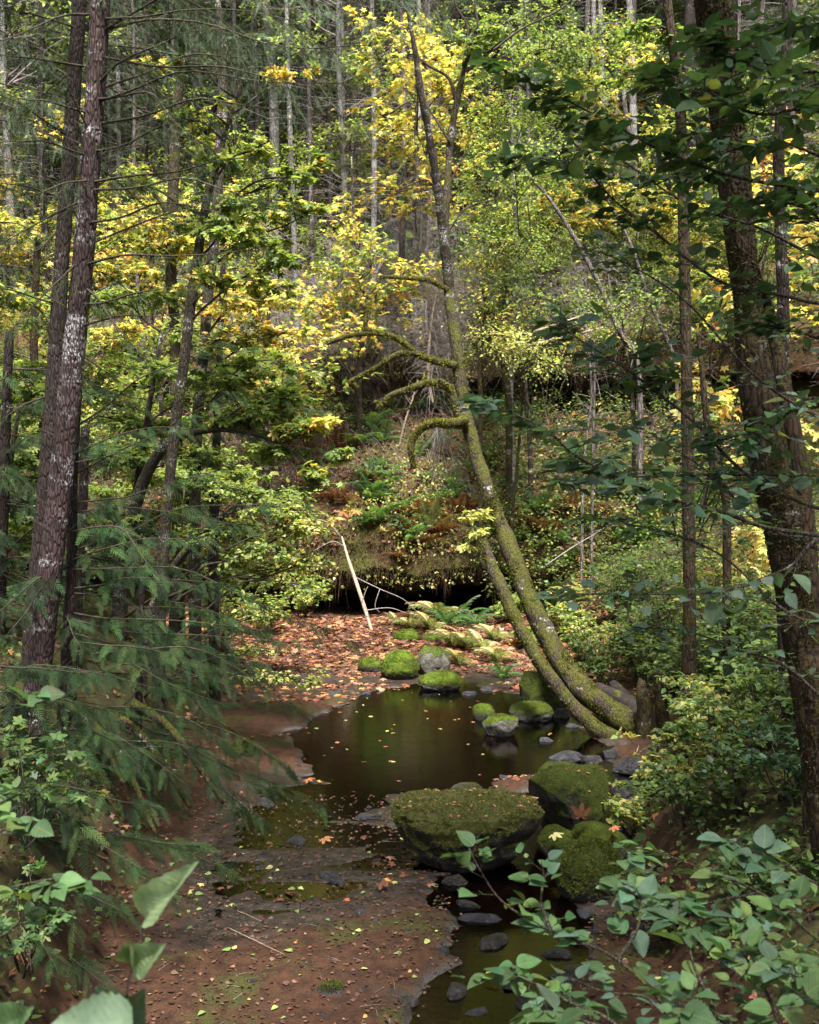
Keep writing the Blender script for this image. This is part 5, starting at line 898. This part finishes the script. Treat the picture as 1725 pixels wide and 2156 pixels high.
for nm,nlf,s in (('large flat-topped mossy boulder in the foreground creek',130,.035),('big angular boulder with bare dark face behind the flat boulder',20,.03)):
    V,Fc=ROCKS[nm]; p,N=sample(V,Fc,nlf,lambda N,c:(N[:,2]>.8)+0.); L=MB(); inst(L,T_maple_lo,p+[0,0,.014],leafR(nlf,(-.1,.2),.25),s*(.5+rng.random(nlf)),pal([('litter',.6),('litbr',.4)],nlf)); kind(L.build('leaf_litter',M['litter']),'stuff','brown leaf scraps on the '+('flat boulder top' if s>.03 else 'angular boulder'))
# ---------------------------------------------------------------- 8. salmonberry and bank shrubs
def shrub(name,label,base,h,rad,ns,tpl,T,ls,palette,mat='leaf',group=None,lean=(0,0),lpt=5,wm='twig'):
    th=thing(name,label,'shrub',base,group); wb,lb=MB(),MB()
    for i in range(ns):
        a=rng.random()*2*PI; r=rad*(.4+.7*rng.random()); tip=base+np.array([math.cos(a)*r+lean[0],math.sin(a)*r+lean[1],h*(.5+.6*rng.random())]); p=branch(wb,base+rng.normal(0,.05,3)*[1,1,0],tip,.007,.002,sag=.18,sides=4,n=8); sprays(wb,lb,p,tpl,.28*h,lpt,T,ls,palette,t0=.25,tilt=.45,tr=.0022)
    wb.build('stems',M[wm],th); lb.build('foliage',M[mat],th); return th
SY=[('salmon',.65),('salmony',.35)]
for (x,y,Y,h,rad,pl,lab) in [(1440,1680,12.6,.4,.35,'salmon','bright salmonberry shrub right below the stump'),(1500,1610,12.2,.6,.5,'salmon','salmonberry shrub high on the bank right of the stump'),(1510,1580,11.6,.7,.6,SY,'tall salmonberry bush below the slim brown trunk'),(1600,1560,11.,.8,.7,'salmon','leafy salmonberry near the thick trunk'),(1690,1600,10.5,.8,.6,'salmon','salmonberry at the right frame edge'),
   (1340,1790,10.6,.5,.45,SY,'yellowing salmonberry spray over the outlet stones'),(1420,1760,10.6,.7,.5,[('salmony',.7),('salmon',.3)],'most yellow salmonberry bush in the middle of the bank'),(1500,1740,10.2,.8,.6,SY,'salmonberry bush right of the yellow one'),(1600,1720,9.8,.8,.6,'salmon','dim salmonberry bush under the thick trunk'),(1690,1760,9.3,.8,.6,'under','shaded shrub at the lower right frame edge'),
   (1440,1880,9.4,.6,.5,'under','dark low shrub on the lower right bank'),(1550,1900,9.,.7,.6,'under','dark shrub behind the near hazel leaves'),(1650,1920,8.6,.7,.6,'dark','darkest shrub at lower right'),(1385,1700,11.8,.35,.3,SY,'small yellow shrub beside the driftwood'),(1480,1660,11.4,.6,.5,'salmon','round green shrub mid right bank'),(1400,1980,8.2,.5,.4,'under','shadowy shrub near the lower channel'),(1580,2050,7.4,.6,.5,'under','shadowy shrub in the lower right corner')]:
    p=P(x,y,Y); p[2]=bed(p[0],p[1])-.02; dzz=P(x,y,Y)[2]-p[2]; shrub('salmonberry_shrub',lab,p,max(h,h*.6+max(dzz,0)*.8),rad,14,9,T_oval_lo,.065,pl,group='shrubs on the right bank')
for (x,y,Y,h,pl,lab) in [(1280,1400,17.5,.9,'under','dark bushy shrub right of the arching trunks'),(1350,1330,17.5,1.1,'under','taller dark shrub above the rotten log'),(1420,1400,16,1.,'under','dense shrub left of the slim brown trunk'),(1500,1380,14.,1.1,'under','shrub right of the slim brown trunk'),(1560,1300,14,1.1,[('under',.6),('mgreen',.4)],'leafy shrub behind the right hazel leaves'),(1230,1330,19.,.9,SY,'light shrub between the trunks and dark bushes'),(1180,1260,21,.8,SY,'yellowish shrub beyond the arching trunks'),(1300,1220,20,1.,'under','grey green bush on the right slope'),(1400,1200,18,1.1,'under','bush on right slope behind the branches'),(1500,1180,16,1.,SY,'pale bush glimpsed between right branches'),(1600,1400,12,1.,'under','shaded bush left of thick trunk base'),(1070,1300,23,.6,'mlime','small bright shrub at the cave right end'),(1110,1390,20.5,.4,SY,'low bright herbs beside the arching trunk'),(640,1250,24,.8,G2,'leafy shrub at the cave left end'),(560,1290,22,.7,G2,'shrub over the leaf bar left side'),(470,1280,20,.8,'mgreen','green shrub deep behind the cedars')]:
    p=P(x,y,Y); gz=float(bed(p[0],p[1])); p[2]=gz-.03; hh=P(x,y,Y)[2]-p[2]+h*.4; shrub('bank_shrub',lab,p,max(h,hh),h*.75,22,12,T_oval_lo,.075,pl,group='shrubs on the far banks')
# green ground cover on banks
def bank_cover(n,xr,yr,ls,palette,label,lift=.3,cond=None,name='ground_cover',T=T_oval_lo,mat='leaf'):
    x=rng.uniform(*xr,n); y=rng.uniform(*yr,n); z=bed(x,y); k=((x>XR(y)-.1)|(x<XL(y)+.1)) & (fbm2(x,y,3,1.,4)+rng.random(n)*.5>0)
    x,y,z=x[k],y[k],z[k]; m=len(x); L=MB(); inst(L,T,np.stack([x,y,z+.01+lift*rng.random(m)],1),leafR(m,(-.6,.2),.6),ls*(.6+.8*rng.random(m)),pal(palette,m)); return kind(L.build(name,M[mat]),'stuff',label)
bank_cover(26000,(2,9),(6,25),.06,[('under',.75),('salmon',.25)],'low green herbs covering the right bank')
bank_cover(14000,(-9,-2),(6,24),.06,'under','low green herbs covering the left bank',.2)
bank_cover(9000,(-9,9),(6,24),.08,[('litter',.5),('litbr',.5)],'brown fallen leaves on both banks',.03,name='leaf_litter',T=T_maple_lo,mat='litter')
print('under',flush=True)
# ---------------------------------------------------------------- 9. cedars on the left bank
def cedar_branch(wb,lb,a,b,dens=1.,s=.245,r0=.012,palette='cedar'):
    L=np.linalg.norm(b-a); p=branch(wb,a,b,r0,.003,sag=.05,jit=.04,n=14,sides=5); n=max(6,int(L*(24 if L<1.6 else 19)*dens)); t=np.sort(.1+.9*rng.random(n)); t[-1]=1; idx=t*(len(p)-1); i=np.minimum(idx.astype(int),len(p)-2); f=(idx-i)[:,None]; A=p[i]*(1-f)+p[i+1]*f
    td=nrm(p[i+1]-p[i]); sd=nrm(np.cross(td,[0,0,1.]))*np.where(np.arange(n)%2,1,-1)[:,None]; d=nrm(td*(.65+.3*rng.random((n,1)))+sd*.75*(1-t[:,None]**3*.7)+np.array([0,0,-.35])*(.3+rng.random((n,1)))+rng.normal(0,.12,(n,3)))
    up=nrm(np.array([0,-.75,.75])+rng.normal(0,.3,(n,3))); inst(lb,T_cedar,A,frames(d,up),s*(1.25-.5*t)*(.7+.6*rng.random(n)),pal(palette,n,.22))
    m=n//2; j=rng.integers(0,n,m); inst(lb,T_cedar,A[j]+rng.normal(0,.03,(m,3)),frames(nrm(d[j]+np.array([0,0,-.5])+rng.normal(0,.3,(m,3))),nrm(up[j]+rng.normal(0,.5,(m,3)))),s*.8*(.6+.6*rng.random(m)),pal(palette,m,.22))
def cedar(label,tpts,Y,w,specs,rnd=0,yr=(1200,1900),reach=(150,420),bark='barkB',dens=1.):
    pp,rr=wpx([(x,y,w) for x,y in tpts],Y); pp,_=rooted(pp[::-1],rr); pp=pp[::-1]; th=thing('cedar_tree',label,'cedar',pp[-1]); tb=MB(); p=tube(tb,pp[::-1],np.linspace(rr[0]*1.3,rr[0]*.6,len(pp)),10,50,.12); tb.build('trunk',M[bark],th); wb,lb=MB(),MB()
    for x1,y1,x2,y2,Ye in specs: cedar_branch(wb,lb,P(x1,y1,Y),P(x2,y2,Ye),dens)
    for i in range(rnd):
        y=rng.uniform(*yr); q=p[np.argmin(np.abs(np.array([proj(k)[1] for k in p])-y))]; a=rng.uniform(-1.9,1.1); L=rng.uniform(*reach)/F*Y; e=q+np.array([math.cos(a)*L,math.sin(a)*L,-.30*L+.1*rng.normal()]); cedar_branch(wb,lb,q,e,dens)
    wb.build('branches',M['twig'],th); lb.build('foliage',M['needle'],th); return th
cedar('cedar with layered drooping sprays just right of the lichened trunk',[(165,820),(155,1000),(150,1200),(140,1400),(130,1600),(120,1750)],10.4,26,
  [(155,1060,430,1000,9.6),(155,1000,480,830,9.8),(158,900,460,720,10),(155,1080,520,1110,9.8),(150,1180,430,1130,9.4),(150,1240,480,1230,9.4),(150,1290,560,1330,9.2),(150,1350,430,1400,9),(145,1200,700,1330,9.2),(150,1160,640,1060,10),(140,1410,460,1480,8.8),(140,1300,740,1350,9.6),(150,960,380,900,9.4),(150,1120,340,1220,8.6),(145,1380,660,1520,9),(130,1540,390,1650,8.8),(130,1600,560,1730,8.9),(130,1560,650,1690,9.1),(130,1500,470,1560,9.4)],14,(1100,1650),(150,330),dens=.62)
cedar('low dense cedar at the lower left filling the bank foot',[(-30,1300),(-20,1500),(0,1700),(10,1850)],8.6,26,
  [(-10,1500,260,1500,7.6),(0,1560,300,1620,7.6),(0,1640,340,1700,7.6),(0,1700,420,1780,7.8),(0,1750,370,1880,7.6),(0,1800,280,1930,7.4),(0,1820,160,1960,7.2),(0,1860,120,2040,7.),(-20,1400,200,1420,7.6),(-20,1440,330,1450,8),(0,1780,480,1830,8),(0,1700,300,1830,7.2),(10,1900,230,2080,7),(0,1640,180,1740,6.8)],14,(1400,1850),(110,260),dens=.8)
cedar('cedar sapling behind the dark hollow on the left',[(300,1150),(296,1350),(290,1550),(285,1650)],11.6,18,
  [(296,1400,520,1470,10.6),(296,1440,480,1530,10.4),(296,1340,560,1400,11),(292,1500,610,1620,10),(292,1540,680,1700,9.6),(292,1520,560,1660,9.8),(292,1560,520,1740,9.4),(296,1280,480,1300,11),(296,1230,420,1240,11)],12,(1200,1600),(120,260),dens=.6)
cedar('shaded cedar behind the two left conifers',[(20,700),(10,950),(0,1200),(-10,1450)],12.4,28,[(10,860,180,820,11.5),(10,960,200,960,11.4),(10,1060,210,1080,11.2),(0,1180,180,1220,11),(0,1280,220,1310,10.8),(15,780,-60,840,11),(0,1120,-60,1180,11)],14,(720,1400),(120,300),dens=.7)
cedar('far cedar with pale green sprays beside the golden maples',[(470,560),(462,760),(455,960),(450,1150)],16.5,20,[(465,700,560,740,16),(462,760,600,800,15.8),(460,860,540,900,15.6),(462,720,380,780,15.8),(460,900,360,960,15.4)],12,(620,1050),(120,260),dens=.6)
# mossy fallen limbs in dark hollow
for i,(a,b) in enumerate([((190,1520),(330,1760)),((230,1500),(400,1700)),((160,1600),(300,1830)),((280,1480),(470,1690)),((140,1480),(260,1650))]):
    mb=MB(); A,B=P(*a,10.2),P(*b,9.8); tube(mb,[A,(A*.6+B*.4)+[.05,0,.1],B],[.05,.04,.02],8,30,.2); tag(mb.build('fallen_branch',M['barkmoss']),['mossy limb leaning steeply in the left hollow','mossy limb behind the steep one in the hollow','lowest mossy limb at the foot of the hollow','long mossy limb reaching toward the hummock','short mossy limb beside the lichened trunk base'][i],'branch')
# ---------------------------------------------------------------- 10. hazel branches at right
def px_branch(wb,pts,r0,r1,n=40,foot=None): 
    q=PP(pts)
    if foot is not None: b=np.array(foot,float); b[2]=float(bed(b[0],b[1]))-.05; tube(wb,[b,(b+q[0])/2+[0,0,.1],q[0]],[r0*1.5,r0*1.2,r0],6,16,.1)
    return tube(wb,q,list(np.linspace(r0,r1,len(pts))),6,n,.1)
th=thing('hazel_tree','hazel off the right edge with long leafy branches across the frame','hazel',(2.9,4.6,1.9)); tb=MB(); hb=tube(tb,[(2.65,4.7,.5),(2.6,4.7,1.6),(2.55,4.7,3.),(2.4,4.8,5.),(2.2,4.9,7.5)],[.075,.07,.06,.045,.02],10,40,.1); tb.build('trunk',M['barkthin'],th)
wb,lb=MB(),MB()
HB=[([(1760,410,5.),(1725,402,5.),(1562,375,5),(1412,325,5),(1287,260,5),(1182,205,5),(1062,150,5)],'dark',60,.10),
 ([(1760,640,5.2),(1640,620,5.2),(1512,590,5.2),(1362,475,5.4),(1297,425,5.5),(1207,345,5.5),(1050,330,5.6)],'dark',60,.085),
 ([(1760,1135,4.6),(1612,1110,4.6),(1512,1075,4.5),(1412,1050,4.5),(1312,1010,4.4),(1212,960,4.4),(1142,900,4.4),(1015,845,4.4)],'blue',66,.085),
 ([(1760,1080,5.),(1582,1005,5.2),(1462,890,5.2),(1337,790,5.2),(1237,725,5.2),(1170,680,5.3)],'blue',56,.085),
 ([(1760,1130,4.4),(1662,1195,4.4),(1562,1235,4.4),(1462,1250,4.4),(1262,1250,4.4),(1162,1258,4.4)],'blue',22,.085),
 ([(1780,1010,5.4),(1702,1000,5.4),(1562,1000,5.4),(1312,1005,5.4),(1180,1010,5.4)],'blue',50,.075),
 ([(1780,160,4.6),(1680,150,4.6),(1580,120,4.6),(1500,70,4.6)],'dark',34,.10),([(1780,260,4.4),(1690,230,4.4),(1600,240,4.4),(1480,200,4.5),(1400,150,4.6)],'dark',40,.10),
 ([(1780,60,5.),(1700,60,5.),(1620,40,5.)],'dark',24,.09),([(1780,500,4.8),(1700,440,4.8),(1620,420,4.8)],'dark',30,.09),([(1780,720,5.2),(1680,700,5.2),(1600,680,5.2)],'dark',30,.08),([(1780,860,5.),(1700,840,5.),(1620,900,5.),(1500,930,5.2)],'blue',34,.08),
 ([(1780,560,5.8),(1600,480,5.9),(1450,430,6.),(1300,330,6.2),(1230,280,6.2)],'dark',50,.08),([(1780,900,6.2),(1600,800,6.3),(1450,640,6.4),(1330,560,6.4),(1230,520,6.5)],'blue',50,.07),
 ([(1780,1320,4.8),(1660,1290,5.),(1520,1170,5.2),(1400,1120,5.3),(1250,1090,5.4)],'blue',40,.075),([(1780,1180,5.6),(1600,1100,5.6),(1500,1000,5.7),(1350,900,5.8)],'blue',40,.07),([(1780,1500,5.2),(1650,1400,5.2),(1560,1370,5.3),(1450,1330,5.4),(1330,1320,5.6)],'blue',26,.07),([(1780,340,5.4),(1640,300,5.4),(1500,330,5.5),(1380,390,5.5)],'dark',36,.09)]
for pts,pn,nt,ls in HB:
    p0=PP(pts[:1])[0]; j=np.argmin(np.abs(hb[:,2]-(p0[2]-.1))); full=[hb[j]]+list(PP(pts)); path=tube(wb,np.array(full),list(np.linspace(.012,.0025,len(full))),6,60,.08); sprays(wb,lb,path[8:],int(nt*1.15),.34,4,T_oval_hi if ls>.08 else T_oval,ls*.76,[(pn,.78),('near',.15),('mgreen',.07)],lvar=.32,t0=.12,flatness=.25,droop=(-.35,.2),tilt=.38,tr=.0028,uv=True)
wb.build('branches',M['twig'],th); lb.build('foliage',M['leafnear'],th,uv=True)
# near leafy shrub bottom right
th=thing('hazel_shrub','near hazel shoots with pale green leaves in the lower right corner','shrub',(1.6,1.9,2.0)); wb,lb=MB(),MB()
NB=[([(1500,2300,2.4),(1430,2156,2.6),(1300,2020,2.8),(1160,1960,2.9),(1060,1900,3.),(1010,1830,3.05),(985,1780,3.1)],26,.058),([(1160,1960,2.9),(1140,1900,2.95),(1145,1850,3.),(1140,1815,3.)],7,.055),
 ([(1560,2300,2.4),(1500,2120,2.5),(1460,2030,2.6),(1450,1960,2.7),(1465,1900,2.8)],26,.06),([(1700,2300,2.3),(1640,2150,2.4),(1600,2060,2.5),(1560,2000,2.6)],26,.062),([(1400,2300,2.3),(1300,2160,2.5),(1200,2110,2.6),(1100,2060,2.7),(1050,2050,2.75)],26,.06),
 ([(1800,2200,2.6),(1700,2080,2.7),(1640,1990,2.8),(1560,1930,2.9)],26,.06),([(1800,2050,2.9),(1700,1960,3.),(1600,1880,3.1),(1480,1830,3.3),(1370,1790,3.4),(1300,1790,3.4)],36,.062),([(1430,2156,2.6),(1360,2100,2.6),(1280,2090,2.7),(1200,2060,2.8)],18,.055),([(1300,2020,2.8),(1340,1960,2.9),(1350,1900,3.),(1340,1870,3.)],18,.058),
 ([(1700,2300,2.1),(1600,2200,2.2),(1500,2140,2.3),(1420,2110,2.3)],20,.062),([(1800,2150,2.2),(1720,2100,2.3),(1660,2050,2.4)],18,.06),([(1600,1880,3.1),(1500,1900,3.2),(1400,1930,3.2)],20,.06),([(1400,2300,2.),(1340,2190,2.2),(1230,2150,2.3),(1180,2130,2.35)],12,.065),([(1800,1900,3.3),(1700,1850,3.4),(1600,1790,3.5),(1500,1760,3.6)],22,.065)]
for k,(pts,nt,ls) in enumerate(NB):
    path=px_branch(wb,pts,.006,.0016,44,foot=(PP(pts[:1])[0][0]*.7+.45,PP(pts[:1])[0][1]-.3,0) if (pts[0][1]>=2050 and pts[0][1]!=2156) or pts[0][0]>=1780 else None); sprays(wb,lb,path,int(nt*.55)+2,.12,3,T_oval_hi,ls*.86,[('near',.8),('blue',.2)] if k<7 or k in(9,10,12) else [('blue',.8),('near',.2)],t0=.2,flatness=.4,droop=(-.25,.25),tilt=.35,tr=.0012,uv=True,taper=.3,lvar=.38)
wb.build('branches',M['twig'],th); lb.build('foliage',M['leafnear'],th,uv=True)
# near sprig bottom left
T_curl=oval(17,.37,.05,.12,.85); T_curl[0][:,2]+=np.abs(T_curl[0][:,0])**1.3*.5+.05*np.sin(T_curl[0][:,1]*9+T_curl[0][:,0]*6)
def leaf_at(lb,x,y,x2,y2,Y,up,c,w=1.):
    a,b=P(x,y,Y),P(x2,y2,Y*.97); L=np.linalg.norm(b-a); R=frames((b-a)[None],np.array([up],float)); inst(lb,T_curl,a[None],R,np.array([[L*w,L,L]]),np.array([c],float),True)
th=thing('leafy_sprig','blurred near sprig with curled green leaves in the lower left','sprig',P(262,2240,1.45)); wb,lb=MB(),MB(); px_branch(foot=(-.45,1.5,0),wb=wb,pts=[(262,2300,1.45),(265,2156,1.45),(272,2060,1.45),(300,1960,1.45),(325,1880,1.45)],r0=.0022,r1=.0012)
leaf_at(lb,306,1935,405,1818,1.45,(-.25,-1.,.45),(.24,.33,.18),.5); leaf_at(lb,285,2030,340,1992,1.45,(.2,-.9,.5),(.19,.27,.14),.8); leaf_at(lb,288,2030,266,1985,1.45,(-.3,-.9,.5),(.13,.19,.08),.7); leaf_at(lb,280,2155,110,2150,1.3,(0,-.75,.9),(.14,.21,.14),.8); leaf_at(lb,240,2130,205,2085,1.5,(.3,-.9,.3),(.07,.12,.08),1.1); leaf_at(lb,262,2150,300,2090,1.5,(.3,-.9,.3),(.07,.12,.08),.8); leaf_at(lb,0,2170,60,2125,1.6,(.3,-.9,.6),(.10,.18,.08),1.)
wb.build('stem',M['twig'],th); lb.build('leaves',M['leafnear'],th,uv=True)
th=thing('leafy_sprig','leafy sprigs poking in from the left frame edge','sprig',P(-60,1950,2.6)); wb,lb=MB(),MB()
for pts,nt in [([(-80,1560,2.8),(0,1500,2.8),(70,1470,2.8)],6),([(-80,1700,2.8),(0,1690,2.8),(80,1650,2.8)],6),([(-80,1790,2.6),(0,1760,2.6),(70,1700,2.7)],6),([(-80,1900,2.4),(20,1870,2.4),(120,1850,2.5),(180,1860,2.5)],7),([(-60,2000,2.6),(20,1960,2.7),(60,1920,2.7)],5)]:
    path=px_branch(wb,pts,.004,.0015,foot=(-1.7,2.6,0)); sprays(wb,lb,path,nt,.10,3,T_oval_hi,.05,'near',t0=.2,flatness=.3,droop=(-.3,.2),tilt=.35,tr=.0012,uv=True)
wb.build('stem',M['twig'],th); lb.build('leaves',M['leafnear'],th,uv=True)
shrub('thimbleberry_shrub','light green jagged-leaf shrub at the lower left edge',np.array([-2.55,6.9,1.35]),.8,.5,10,7,T_maple,.075,[('near',.5),('under',.5)],lpt=3)
shrub('thimbleberry_shrub','lower small green shrub below the left cedar',np.array([-2.4,6.4,.75]),.55,.35,8,6,T_maple,.07,'near',lpt=3)
# ---------------------------------------------------------------- light, sky, camera
sc=bpy.context.scene; w=bpy.data.worlds.new('World'); sc.world=w; w.use_nodes=True; nt=w.node_tree; nt.nodes.clear()
SE,SR=math.radians(65),math.radians(172)   # elevation, azimuth east of +Y
sky=nt.nodes.new('ShaderNodeTexSky'); sky.sky_type='NISHITA'; sky.sun_disc=False; sky.sun_elevation=SE; sky.sun_rotation=SR; sky.air_density=1.; sky.dust_density=4.; sky.ozone_density=1.
hs=nt.nodes.new('ShaderNodeHueSaturation'); hs.inputs['Saturation'].default_value=.35; bg=nt.nodes.new('ShaderNodeBackground'); bg.inputs[1].default_value=.095; out=nt.nodes.new('ShaderNodeOutputWorld')
nt.links.new(sky.outputs[0],hs.inputs['Color']); nt.links.new(hs.outputs[0],bg.inputs[0]); nt.links.new(bg.outputs[0],out.inputs[0])
sl=bpy.data.lights.new('sun','SUN'); sl.energy=5.0; sl.angle=math.radians(12); sl.color=(1.,.95,.86); so=bpy.data.objects.new('sun',sl); C.objects.link(so)
sd=Vector((math.sin(SR)*math.cos(SE),math.cos(SR)*math.cos(SE),math.sin(SE))); so.rotation_euler=sd.to_track_quat('Z','Y').to_euler()
cam=bpy.data.cameras.new('camera'); co=bpy.data.objects.new('camera',cam); C.objects.link(co); co.location=(0,0,4); co.rotation_euler=(PI/2-PITCH,0,0)
cam.sensor_fit='VERTICAL'; cam.sensor_height=36; cam.lens=36*F/2156; cam.clip_end=600; cam.clip_start=.05
cam.dof.use_dof=True; cam.dof.focus_distance=13.; cam.dof.aperture_fstop=8.
sc.camera=co
sc.view_settings.view_transform='Standard'; sc.view_settings.look='None'; sc.view_settings.exposure=1.85; sc.view_settings.gamma=1
c=sc.cycles; c.max_bounces=7; c.diffuse_bounces=4; c.glossy_bounces=3; c.transmission_bounces=4; c.transparent_max_bounces=8; c.use_denoising=True; c.caustics_reflective=False; c.caustics_refractive=False; c.sample_clamp_indirect=6.
tot=sum(len(o.data.polygons) for o in bpy.data.objects if o.type=='MESH'); print('objects',len(bpy.data.objects),'faces',tot,flush=True)
